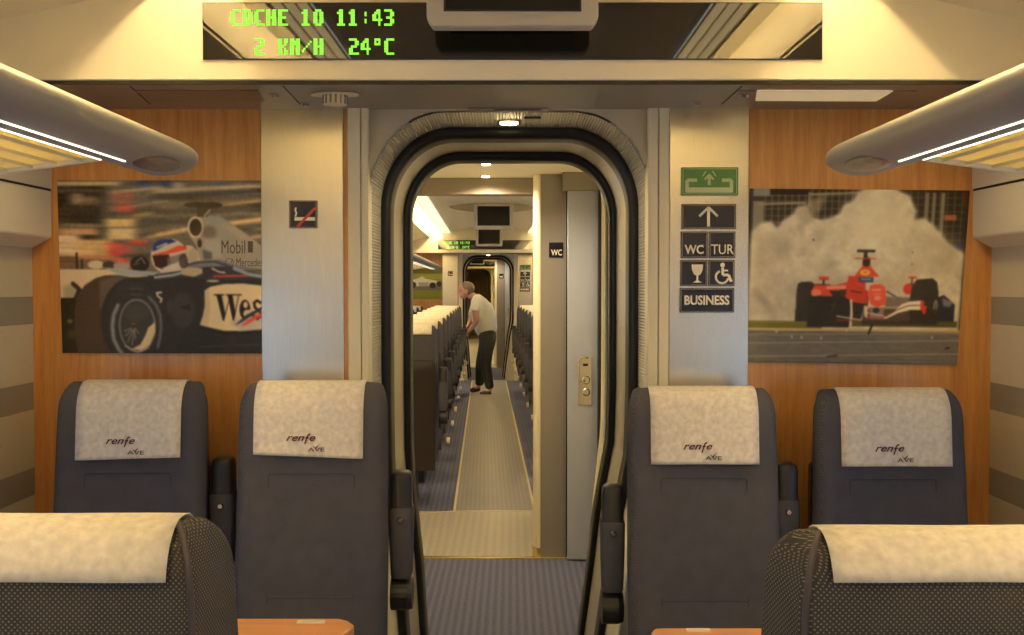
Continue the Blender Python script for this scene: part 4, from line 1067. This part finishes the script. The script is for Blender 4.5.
s3 = make_seat('charcoal aisle seat facing the camera right of the portal', top=1.181, cover=(a, b, UZ(464, 2.985), 1.10), arms=((UX(790, 3.03) - cx, UZ(465, 3.03), False), (UX(614, 3.03) - cx, UZ(487, 3.03), True))); put(s3, cx, YSEAT)
cx = UX(893, YF0); a, b = cv(840.5, 951, cx)
s4 = make_seat('charcoal window seat facing the camera under the smoke poster', top=1.177, cover=(a, b, UZ(466, 2.985), 1.10)); put(s4, cx, YSEAT)
# near seats, seen from behind
YN = 1.18
s5 = make_seat('charcoal seat seen from behind at the lower left corner', fab=M_FAB2, near=True, top=1.184, cover=(-.147, .17, 1.02, 1.130), ink=False, arms=((.232, .93, True),)); put(s5, -.524, YN, PI)
s6 = make_seat('charcoal seat seen from behind at the lower right corner', fab=M_FAB2, near=True, top=1.170, cover=(-.18, .143, 1.02, 1.128), ink=False, arms=((-.232, .93, True),)); put(s6, .494, YN, PI)

# ------------------------------------------------------------------ tables
def table(sgn, pts, label):
    xs = [p[0] for p in pts]
    t = thing('folding_table', label, 'table', (sgn * .9, 2.1, 0))
    mkobj('tabletop', MB().prism(pts, 'z', .692, .72), M_TABLE, t, bevel=.006)
    mkobj('leg', MB().prism([(sgn * 1.20 + dx, 2.08 + dy) for dx, dy in ((-.03, -.12), (.03, -.12), (.03, .12), (-.03, .12))], 'z', 0, .692), M_DGREY, t, bevel=.008)
    return t
def TP(px, py, z=.72):
    d = U(px, py, 1.0) - Vector((0, 0, CZ)); k = (z - CZ) / d.z; return (d.x * k, d.y * k)
A, B, C_ = TP(348, 620), TP(354.5, 624.5), TP(340, 635)
yf = TP(240, 618)[1]
tl_ = table(-1, [(-1.36, yf), (A[0] - .02, yf), A, B, (B[0] - .004, B[1] - .03), (-.385, 2.30), (-.40, 2.15), (-.40, 1.72), (-1.36, 1.72)], 'orange wood folding table at the left behind the near seat')
h = TP(312, 620.5); mkobj('hinge_plate', MB().box(h[0] - .03, h[0] + .03, h[1] - .022, h[1] - .004, .7195, .7225), M_WHITE, tl_)  # metal hinge coloured white to carry its pale highlight
A, B = TP(654, 628), TP(651, 632); yf = TP(700, 627.5)[1]
tr_ = table(1, [(1.36, yf), (A[0] + .015, yf), A, B, (B[0] + .01, B[1] - .05), (.36, 2.15), (.37, 1.72), (1.36, 1.72)], 'orange wood folding table at the right behind the near seat')
h = TP(695, 629); mkobj('hinge_plate', MB().box(h[0] - .02, h[0] + .03, h[1] - .018, h[1] - .002, .7195, .7225), M_WHITE, tr_)

# ------------------------------------------------------------------ next carriage
ANG = .0235
MN = Matrix.Translation((.061, 0, 0)) @ Matrix.Rotation(ANG, 4, 'Z')

# vestibule (copied behind the second portal too)
VEST = []
def rv(o): VEST.append(o); return o
YV = 6.13
rv(struct('floor_vestibule', MB().box(-.95, .95, YV, 7.41, -.06, 0), M_BEIGE))
rv(struct('trim_14', MB().box(-.6, .6, YV - .03, YV + .012, -.01, .006), M_SILL, label='brass threshold strip', bevel=.002))
xw = UX(540.5, YV); xd0 = UX(567, YV); xd1 = UX(598, YV)
rv(struct('wall_toilet', MB().box(xw, xd0 - .004, YV, YV + 1.1, 0, 2.06), M_WCGREY, label='taupe toilet cabin wall'))
rv(struct('wall_toilet_back', MB().box(xd0 - .004, 1.3, YV + .05, YV + 1.1, 0, 2.06), M_BLACK))
rv(struct('wall_toilet_header', MB().box(UX(563, 6.02), UX(601, 6.02), 6.02, 6.1, UZ(190.5, 6.02), 2.06), M_WCGREY, bevel=.003))
rv(struct('trim_15', MB().box(UX(596.5, YV), .62, 6.0, 6.14, 0, 2.06), M_BLACK))
post = MB()
pr_ = []
for i in range(13):
    a = PI / 2 + PI * i / 12; pr_.append((xw + .002 + .040 * math.cos(a), YV + .075 + .07 * math.sin(a)))
post.prism(pr_ + [(xw + .01, YV + .145 - .15 + .005), (xw + .01, YV + .145)][::-1], 'z', 0, 2.05)
rv(struct('trim_16', post, M_WHITE, label='cream rounded corner post', smooth=False))
pb = MB().prism([(x + (x - xw) * .12 - .002, YV + .075 + (y - YV - .075) * 1.08) for x, y in pr_], 'z', 0, .05)
rv(struct('trim_17', pb, M_SILL))
wd = MB().box(xd0, xd1, 6.06, 6.10, .005, UZ(190.5, 6.06))
door = rv(struct('door_1', wd, M_WCDOOR, label='pale blue grey toilet door', bevel=.003))
def dpart(name, mb, m, **k): return mkobj(name, mb, m, door, **k)
YH = 6.06
dpart('lock_plate', MB().box(UX(578.5, YH), UX(592, YH), YH - .006, YH, UZ(405, YH), UZ(357, YH)), M_STEEL, bevel=.002)
hp = [U(x, y, YH - .03) for x, y in ((585, 381), (580.5, 381), (578.6, 378), (578.4, 362), (580, 358), (585, 357), (588, 358))]
dpart('door_handle', MB().tube([tuple(p) for p in hp], .0055, 8), M_CHROME, smooth=True)
dpart('lock_knob', MB().disc(tuple(U(586, 380, YH - .012)), .022, 'y', .022, rim=[(.011, 1), (-.006, 1), (-.011, .8)]), M_CHROME)
dpart('cylinder_lock', MB().disc(tuple(U(586, 392, YH - .012)), .021, 'y', .022, rim=[(.011, 1), (-.006, 1), (-.011, .7)]), M_CHROME)
dpart('indicator', MB().box(UX(583, YH), UX(588, YH), YH - .0075, YH - .005, UZ(366, YH), UZ(363.5, YH)), M_NAVY)
t = rv(thing('toilet_wall_sign', 'small navy WC sign on the taupe toilet wall', 'sign', tuple(U(556, 257.5, YV))))
mkobj('plate', MB().box(UX(549, YV), UX(563, YV), YV - .006, YV + .002, UZ(257.5, YV), UZ(242.5, YV)), M_NAVY, t)
m = MB(); text_in(m, 'WC', UX(551, YV), UX(562, YV), UZ(255.5, YV), UZ(249.5, YV), YV - .0065, bold=.02); mkobj('lettering', m, M_SIGNW, t)
# vestibule ceiling, left wall and fascia
rv(struct('ceiling_vestibule', MB().box(-1.0, 1.0, 4.50, 6.34, 2.05, 2.09), M_CEIL))
fas = MB().box(-1.42, 1.42, 6.34, 6.50, UZ(194, 6.34), 2.42)
rv(struct('wall_fascia', fas, mat('fascia_taupe', (140, 130, 116), rough=.45)))
rv(struct('wall_vestibule_left', MB().box(-.66, -.60, 4.5, 6.5, 0, 2.06), M_CREAM))
rv(struct('wall_bulkhead', MB().box(-1.44, -.60, 6.40, 6.50, 0, 2.0), M_CREAM))
rv(struct('wall_vestibule_right', MB().box(.55, .62, 4.5, 6.1, 0, 2.06), mat('cream_liner', (226, 212, 164))))
for s in (-1, 1):
    rv(struct('wall_gangway_end', MB().box(*sorted((.40 * s, .75 * s)), 4.46, 4.52, 0, 2.09), M_CREAM))
for i, (px, py) in enumerate(((486, 163.5), (486, 177))):
    d = U(px, py, 1.0) - Vector((0, 0, CZ)); k = (2.048 - CZ) / d.z; P = (d.x * k, d.y * k if i == 0 else 6.20, 2.048)
    t = rv(thing('downlight', ['round lit downlight in the vestibule ceiling, nearer one', 'round lit downlight in the vestibule ceiling beside the taupe fascia'][i], 'downlight', P))
    mkobj('bezel', MB().disc((P[0], P[1], 2.047), .030, 'z', .006), M_CHROME, t); mkobj('lens', MB().disc((P[0], P[1], 2.043), .021, 'z', .006), M_SPOTL, t)

# saloon shell of the next carriage in its own frame
def place(objs, M, fix=None):
    out = []
    for o in objs:
        o.matrix_basis = M @ o.matrix_basis; out.append(o)
    return out
YE2 = 17.8            # end wall of next saloon (local y)
shift2 = Matrix.Translation((0, YE2 - YW, 0))
sh2 = []
WIN2 = [(7.6 + 1.9 * i, 9.0 + 1.9 * i) for i in range(5)]
sh2 += wall_profile(-1, 6.5, YE2, 'wall_left', windows=WIN2); sh2 += wall_profile(1, 6.5, YE2, 'wall_right', windows=WIN2)
for s_ in (-1, 1):
    for i, (a, b) in enumerate(WIN2): sh2.append(struct(f'window_{11 + i + (5 if s_ > 0 else 0)}', MB().box(*sorted((1.405 * s_, 1.411 * s_)), a, b, .80, 1.52), M_GLASS))
sh2 += ceiling(6.5, YE2 - YW + YB + .03)
sh2 += cove_lights(6.51, YE2 - YW + YB - .005, 'of the next carriage', 5, M_TUBE2)
sh2.append(struct('floor_saloon', MB().box(-1.44, 1.44, 6.5, YE2 + .1, -.06, -.002), M_CARPET))
sh2.append(struct('floor_aisle', MB().box(-.252, .252, 7.41, YE2 + .1, -.03, .001), M_AISLE))
lm = MB(); lm.box(-.268, -.252, 7.40, YE2, -.01, .003); lm.box(.252, .268, 7.40, YE2, -.01, .003); lm.box(-.268, .268, 7.395, 7.415, -.01, .0035)
lm.prism([(-.268, 7.40), (-.268, 7.42), (-.95, 7.14), (-.95, 7.12)], 'z', -.01, .003)
sh2.append(struct('floor_marking', lm, M_LINE))
bf = MB().prism([(-.95, 6.49), (-.268, 6.49), (-.268, 7.40), (-.95, 7.13)], 'z', -.02, .0005); sh2.append(struct('floor_entry', bf, M_BEIGE))
place(sh2, MN)
rk = luggage_rack(-1, 7.0, YE2 - .55, 'grey luggage rack on the left wall of the next carriage'); place([rk], MN)
rk = luggage_rack(1, 7.4, YE2 - .55, 'grey luggage rack on the right wall of the next carriage'); place([rk], MN)
# hanging double monitor group in the next carriage
m2 = monitor(473.5, 513.5, 229.5, 12.1, .27, .045, 'grey ceiling monitor with lens shaped fairing halfway along the next carriage')
lens_housing(m2, m2.location.x, 12.16, UZ(206, 12.1), .47, .12, .10)
mkobj('bracket', MB().box(m2.location.x - .16, m2.location.x + .16, 12.15, 12.3, 2.2, 2.34), M_WHITE, m2)

# copies of the end assembly
def relabel(o, tail):
    if 'label' in o and 'category' in o:
        w = (o['label'] + ' ' + tail).split()
        o['label'] = ' '.join(w)
    if 'group' in o: o['group'] = o['group'] + ' ' + tail
LAB2 = {'gangway_portal': 'second gangway tunnel with black rubber rings at the far end of the next carriage',
        'downlight': 'lit downlight at the crown of the second portal', 'vent_slot': 'slotted grey plate above the second portal',
        'door_sensor': 'tiny black sensor slot on the crown of the second portal', 'ceiling_lamp': 'frosted lamp panel in the soffit of the next carriage',
        'unlit_ceiling_lamp': 'dark unlit lamp panel in the soffit of the next carriage', 'ceiling_vent': 'white air nozzle under the soffit of the next carriage',
        'information_display': 'small distant display with green letters at the end of the next carriage', 'ceiling_monitor': 'small distant monitor hanging before the second display',
        'emergency_window_sign': 'distant green emergency sign on the far right column', 'direction_sign': 'distant navy arrow tile on the far right column',
        'toilet_sign': 'distant navy WC tile on the far right column', 'class_sign': 'distant navy TUR tile on the far right column', 'bar_sign': 'distant navy wine glass tile on the far right column',
        'wheelchair_sign': 'distant navy wheelchair tile on the far right column', 'business_sign': 'distant navy BUSINESS tile on the far right column', 'no_smoking_sign': 'distant no smoking sign on the far left column'}
SKIP2 = ('ceiling_stud', 'trim_13', 'floor_gangway', 'vent_slot', 'door_sensor', 'ceiling_vent', 'unlit_ceiling_lamp')
def base(o): return o.name.split('.')[0]
for o in SPANS:
    if base(o) in SKIP2: continue
    c = copy_tree(o, MN @ shift2)
    if base(o) in LAB2: c['label'] = LAB2[base(o)]
    if 'group' in c: c['group'] = 'distant navy sign tiles'
struct('floor_gangway', MB().box(-.9, .9, 0, 3.0, -.06, -.001), M_CARPET).matrix_basis = MN @ Matrix.Translation((0, YE2 + .1, 0))
p3 = poster('racing_poster', paint_third(), [U(57, 180, YP), U(263.6, 180.5, YP), U(263.8, 353.5, YP), U(62.5, 353, YP)], 'distant poster of a pale racing car on green verge', 'print_third', 1.2)
p3.matrix_basis = MN @ shift2 @ p3.matrix_basis
# third carriage: vestibule + far end
LAB3 = {'toilet_wall_sign': 'tiny sign on the distant toilet wall behind the second portal', 'downlight': 'distant vestibule downlight behind the second portal'}
sh3 = Matrix.Translation((0, YE2 - YW, 0))
for o in VEST:
    if base(o) in ('trim_17',): continue
    c = copy_tree(o, MN @ sh3)
    if base(o) in LAB3: c['label'] = LAB3[base(o)]
    if base(o) == 'downlight': c['group'] = 'distant vestibule downlights'
sh4 = []
YE3 = 32.0
sh4 += ceiling(21.3, YE3 - YW + YB + .03); sh4 += wall_profile(-1, 21.3, YE3, 'wall_left'); sh4 += wall_profile(1, 21.3, YE3, 'wall_right')
sh4 += cove_lights(21.31, YE3 - YW + YB - .01, 'of the third carriage', 1, M_TUBE2)
sh4.append(struct('floor_saloon', MB().box(-1.44, 1.44, 21.3, YE3 + .2, -.06, -.003), M_AISLE))
M3 = MN @ Matrix.Translation((0, 20.8, 0)) @ Matrix.Rotation(.0255, 4, 'Z') @ Matrix.Translation((0, -20.8, 0))
place(sh4, M3)
for o in SPANS:
    if base(o) not in ('wall_end_left', 'wall_end_right', 'trim_4', 'trim_5', 'trim_7', 'trim_8', 'trim_9', 'trim_10', 'wall_header', 'ceiling_soffit', 'trim_12', 'gangway_portal', 'information_display', 'ceiling_monitor', 'direction_sign'): continue
    c = copy_tree(o, M3 @ Matrix.Translation((0, YE3 - YW, 0)))
    L = {'gangway_portal': 'third gangway tunnel, tiny, at the end of the carriage beyond', 'information_display': 'tiny black display in the carriage beyond the second portal', 'ceiling_monitor': 'tiny monitor in the carriage beyond the second portal', 'direction_sign': 'tiny dark sign in the carriage beyond the second portal'}
    if base(o) in L: c['label'] = L[base(o)]
    if 'group' in c: del c['group']
fb = MB(); fb.box(-.9, .9, 2.2, 2.25, -.05, 2.2); fb.box(-.95, -.9, 0, 2.25, -.05, 2.25); fb.box(.9, .95, 0, 2.25, -.05, 2.25); fb.box(-.95, .95, 0, 2.25, 2.2, 2.25); fb.box(-.95, .95, 0, 2.25, -.06, -.02)  # brown end wall, with sides and roof added to shut out sky light
struct('wall_far_enclosure', fb, mat('far_brown', (176, 150, 120))).matrix_basis = M3 @ Matrix.Translation((0, YE3 + .1, 0))

# seats of the next carriage
proto = make_seat('x', cover=(-.16, .16, 1.0, 1.13), ink=False, arms=((.232, .93, True),), name='train_seat')
proto2 = make_seat('x', cover=(-.16, .16, 1.0, 1.13), ink=False, arms=((-.232, .93, True),), name='train_seat')
# faces +Y after the half turn: arm x is mirrored, so proto (arm +x) serves the right side's aisle edge
ORD = ['nearest', 'second', 'third', 'fourth', 'fifth', 'sixth', 'seventh', 'eighth', 'ninth', 'tenth']
usedp = {id(proto): False, id(proto2): False}
def nseat(pr, lx, ly, label, group):
    if not usedp[id(pr)]: o = pr; usedp[id(pr)] = True
    else: o = copy_tree(pr)
    o.matrix_basis = MN @ Matrix.Translation((lx, ly, 0)) @ Matrix.Rotation(PI, 4, 'Z')
    o['label'] = label; o['group'] = group
for i in range(9):
    ly = 7.35 + i * .955
    nseat(proto2, -.565, ly, f'dark aisle seat left of the next carriage aisle, {ORD[i]} row', 'aisle seats left of the next carriage aisle')
    nseat(proto2 if False else proto2, -1.06, ly, f'dark window seat left in the next carriage, {ORD[i]} row', 'window seats left in the next carriage')
for i in range(1, 9):
    ly = 7.9 + i * .955 - .2
    if ly > 15.9: continue
    nseat(proto, .565, ly, f'dark aisle seat right of the next carriage aisle, {ORD[i - 1]} row', 'aisle seats right of the next carriage aisle')
    nseat(proto, 1.06, ly, f'dark window seat right in the next carriage, {ORD[i - 1]} row', 'window seats right in the next carriage')

# ------------------------------------------------------------------ the person
def skin_mesh(name, nodes, edges, m, parent=None, sub=2, root=0, loc=(0, 0, 0)):
    me = bpy.data.meshes.new(name); off = Vector(loc)
    me.from_pydata([tuple(Vector(n[0]) - off) for n in nodes], edges, [])
    o = bpy.data.objects.new(name, me); COL.objects.link(o)
    sk = o.modifiers.new('skin', 'SKIN'); sk.use_smooth_shade = True
    for v, n in zip(me.skin_vertices[0].data, nodes):
        r = n[1]; v.radius = r if isinstance(r, tuple) else (r, r)
    me.skin_vertices[0].data[root].use_root = True
    sb = o.modifiers.new('sub', 'SUBSURF'); sb.levels = sub; sb.render_levels = sub
    dg = bpy.context.evaluated_depsgraph_get(); me2 = bpy.data.meshes.new_from_object(o.evaluated_get(dg))
    bpy.data.objects.remove(o)
    me2.materials.clear(); me2.materials.append(m); me2.name = name
    for p in me2.polygons: p.use_smooth = True
    o = bpy.data.objects.new(name, me2); COL.objects.link(o); o['_o'] = list(off)
    if parent is not None: o.parent = parent
    else: o.location = off
    return o
YPn = 15.6
def Q(px, py, dy=0):
    if py > 335: py = 335 + (py - 335) * 1.035
    return tuple(U(px, py, YPn) + Vector((0, dy, 0)))
def chain_mesh(name, chains, m, parent=None, loc=(0, 0, 0), root=0):
    nodes = []; edges = []; names = {}
    for ch in chains:
        prev = None
        for it in ch:
            if isinstance(it, str): prev = names[it]; continue
            pos, r = it[0], it[1]; nodes.append((pos, r)); i = len(nodes) - 1
            if len(it) > 2: names[it[2]] = i
            if prev is not None: edges.append((prev, i))
            prev = i
    return skin_mesh(name, nodes, edges, m, parent, loc=loc, root=root)
M_SKIN = mat('skin', (198, 150, 128), rough=.55); M_TEE = mat('tee_shirt', (240, 238, 224), rough=.85, noise=.04, nscale=20); M_PANTS = mat('dark_trousers', (40, 42, 40), rough=.85, noise=.15, nscale=20); M_HAIR = mat('grey_hair', (104, 94, 84), rough=.8, noise=.25, nscale=80); M_SHOE = mat('brown_shoe', (72, 44, 34), rough=.4)
ploc = Q(484, 391); ploc = (ploc[0], YPn, 0)
body = [
    [(Q(487.5, 331), (.08, .10), 'hip'), (Q(485, 320), (.08, .10)), (Q(481.5, 308), (.085, .12), 'chest'), (Q(477.5, 299.5), (.07, .13), 'sh'), (Q(474.4, 296.8), .056), (Q(470.4, 295.2), .060, 'neck'), (Q(466.6, 291.8), (.050, .050), 'head')],
    ['sh', (Q(477.5, 300.5, -.14), .058), (Q(475.5, 310, -.19), .050), (Q(477, 320, -.19), .042), (Q(473.5, 326, -.17), .036), (Q(470.5, 329.5, -.15), .026, 'w1'), (Q(469.2, 331.4, -.14), (.018, .030), 'palm1')],
    ['sh', (Q(477.5, 300.5, .14), .056), (Q(473, 309, .17), .048), (Q(470.8, 317, .16), .040), (Q(469, 323, .15), .030), (Q(466.8, 327.0, .14), .021, 'w2'), (Q(465.6, 329, .14), (.018, .030), 'palm2')],
    ['hip', (Q(487.5, 338, -.08), .070), (Q(486, 352, -.085), .056), (Q(485.5, 362, -.085), .050), (Q(488, 376, -.08), .045), (Q(490.5, 387.5, -.08), .036), (Q(486, 390.3, -.085), .030), (Q(481, 391, -.09), .022)],
    ['hip', (Q(487.0, 338, .08), .070), (Q(483, 352, .085), .054), (Q(480.5, 362, .085), .048), (Q(479.5, 375, .085), .044), (Q(479, 385, .08), .036), (Q(475, 388, .085), .030), (Q(471, 388.7, .09), .022)],
]
for nm, ox, (hx, hy), dy in (('palm1', 0, (469.2, 331.4), -.14), ('palm2', 0, (465.6, 329), .14)):
    for j, ln in enumerate((.9, 1.0, .95, .75)):
        yy = dy + (j - 1.5) * .019
        body.append([nm, (Q(hx - .7, hy + 1.2, yy), .0085), (Q(hx - 1.6 * ln, hy + 2.6 * ln, yy), .008), (Q(hx - 1.4 * ln, hy + 4.4 * ln, yy), .0065)])
    body.append([nm, (Q(hx - 1.2, hy + .2, dy - .035), .009), (Q(hx - 2.3, hy + 1.2, dy - .045), .008)])
# nose and ears
per = chain_mesh('person', body, M_SKIN, loc=ploc)
def ball(me, c, r, tilt, m_=None, us=20, cut=None):
    bm = bmesh.new()
    if me is not None: bm.from_mesh(me)
    M_ = Matrix.Translation(Vector(c) - Vector(ploc)) @ Matrix.Rotation(tilt, 4, 'Y') @ Matrix.Diagonal((*r, 1))
    bmesh.ops.create_uvsphere(bm, u_segments=us, v_segments=14, radius=1, matrix=M_)
    for f in bm.faces: f.smooth = True
    me = me or bpy.data.meshes.new('hair')
    bm.to_mesh(me); bm.free(); return me
# skull, jaw, nose and ears are part of the one body mesh
ball(per.data, Q(465.8, 289.4), (.098, .078, .098), .25)
ball(per.data, Q(464.2, 293.0), (.062, .056, .082), .55)
ball(per.data, Q(459.9, 292.4), (.022, .014, .020), .4, us=10)
for e_ in (-.078, .078): ball(per.data, Q(466.8, 291.2, e_), (.018, .010, .026), .25, us=10)
tag(per, 'grey-haired person in white t-shirt and dark trousers bending over a seat', 'person')
tee = chain_mesh('t_shirt', [[(Q(488.2, 338), (.135, .165), 'h'), (Q(485, 323), (.150, .175)), (Q(481.8, 310), (.148, .19)), (Q(478.2, 301), (.118, .18), 's'), (Q(474.8, 297.4), (.075, .08))],
    ['s', (Q(477.6, 300.5, -.145), .076), (Q(476.0, 307, -.185), .072), (Q(475.4, 312, -.19), .074)], ['s', (Q(477.6, 300.5, .145), .074), (Q(474.6, 307, .17), .070), (Q(472.6, 310.8, .17), .070)]], M_TEE, parent=per, loc=ploc)
trs = chain_mesh('trousers', [[(Q(488, 326), (.115, .145), 'h'), (Q(488, 337), (.135, .165), 'h2')],
    ['h2', (Q(487.8, 343, -.085), 0.111), (Q(486.2, 354, -.09), 0.093), (Q(485.8, 363, -.09), 0.081), (Q(488, 376, -.085), 0.070), (Q(490.3, 387.2, -.08), 0.065)],
    ['h2', (Q(486.8, 343, .085), 0.111), (Q(483, 354, .09), 0.090), (Q(480.6, 363, .09), 0.079), (Q(479.6, 375, .09), 0.067), (Q(479.3, 385, .08), 0.063)]], M_PANTS, parent=per, loc=ploc)
hm = ball(None, Q(467.5, 287.9), (.098, .086, .090), .35); ball(hm, Q(469.4, 290.4), (.060, .074, .085), .2); hm.materials.append(M_HAIR)
hr = bpy.data.objects.new('hair', hm); COL.objects.link(hr); hr.parent = per
for dy, pts in ((-.085, ((492, 389.6), (488, 390.2), (483, 391.0), (479.6, 391.6))), (.088, ((480.6, 387.4), (477, 387.9), (472.6, 388.8), (469.4, 389.2)))):
    chain_mesh('shoe', [[(Q(*pts[0], dy), (.034, .036)), (Q(*pts[1], dy), (.040, .040)), (Q(*pts[2], dy), (.032, .040)), (Q(*pts[3], dy), (.020, .030))]], M_SHOE, parent=per, loc=ploc)
fc = MB(); fc.disc(Q(461.0, 290.6, -.058), .007, 'y', .01, n=10); mkobj('eye', fc, M_BLACK, per)
fc = MB(); fc.box(*sorted((Q(460.4, 295.8)[0], Q(462.4, 295.8)[0])), YPn - .035, YPn + .035, Q(466, 296.4)[2], Q(466, 295.8)[2]); mkobj('mouth', fc, mat('lip', (150, 84, 76)), per)

# ------------------------------------------------------------------ light and camera
def area(name, loc, size, energy, col, rot=(0, 0, 0)):
    l = bpy.data.lights.new(name, 'AREA'); l.shape = 'RECTANGLE'; l.size, l.size_y = size; l.energy = energy; l.color = col
    o = bpy.data.objects.new(name, l); COL.objects.link(o); o.location = loc; o.rotation_euler = rot; return o
def spot(name, loc, energy, ang, col, blend=.6, size=.02):
    l = bpy.data.lights.new(name, 'SPOT'); l.energy = energy; l.spot_size = math.radians(ang); l.spot_blend = blend; l.color = col; l.shadow_soft_size = size
    o = bpy.data.objects.new(name, l); COL.objects.link(o); o.location = loc; return o
WARM = (1.0, .80, .50)
spot('downlight_beam', (UX(509, 3.5), 3.50, T1 - .02), 8, 160, WARM)
for y in (5.5, 6.18): spot('downlight_beam', (-.13, y, 2.03), 22, 160, WARM)
spot('downlight_beam', (-.45, 20.3, 2.03), 22, 150, WARM)
w = bpy.data.worlds.new('sky'); SC.world = w; w.use_nodes = True
bgn = w.node_tree.nodes['Background']; bgn.inputs[0].default_value = (.62, .78, 1.0, 1); bgn.inputs[1].default_value = 1.3
cam = bpy.data.cameras.new('camera'); co = bpy.data.objects.new('camera', cam); COL.objects.link(co)
co.location = (0, 0, CZ); co.rotation_euler = (PI / 2 - TH, 0, 0); cam.lens = 36 * FPX / 1024; cam.sensor_width = 36; cam.clip_start = .02; cam.clip_end = 200
SC.camera = co
SC.view_settings.view_transform = 'Standard'; SC.view_settings.look = 'None'; SC.view_settings.gamma = 1; SC.view_settings.exposure = 0.45; SC.view_settings.use_curve_mapping = False
SC.cycles.max_bounces = 10; SC.cycles.diffuse_bounces = 6; SC.cycles.glossy_bounces = 5; SC.cycles.transparent_max_bounces = 12
SC.cycles.sample_clamp_indirect = 6
SC.cycles.use_denoising = True
for o in bpy.data.objects:
    if '_o' in o: del o['_o']
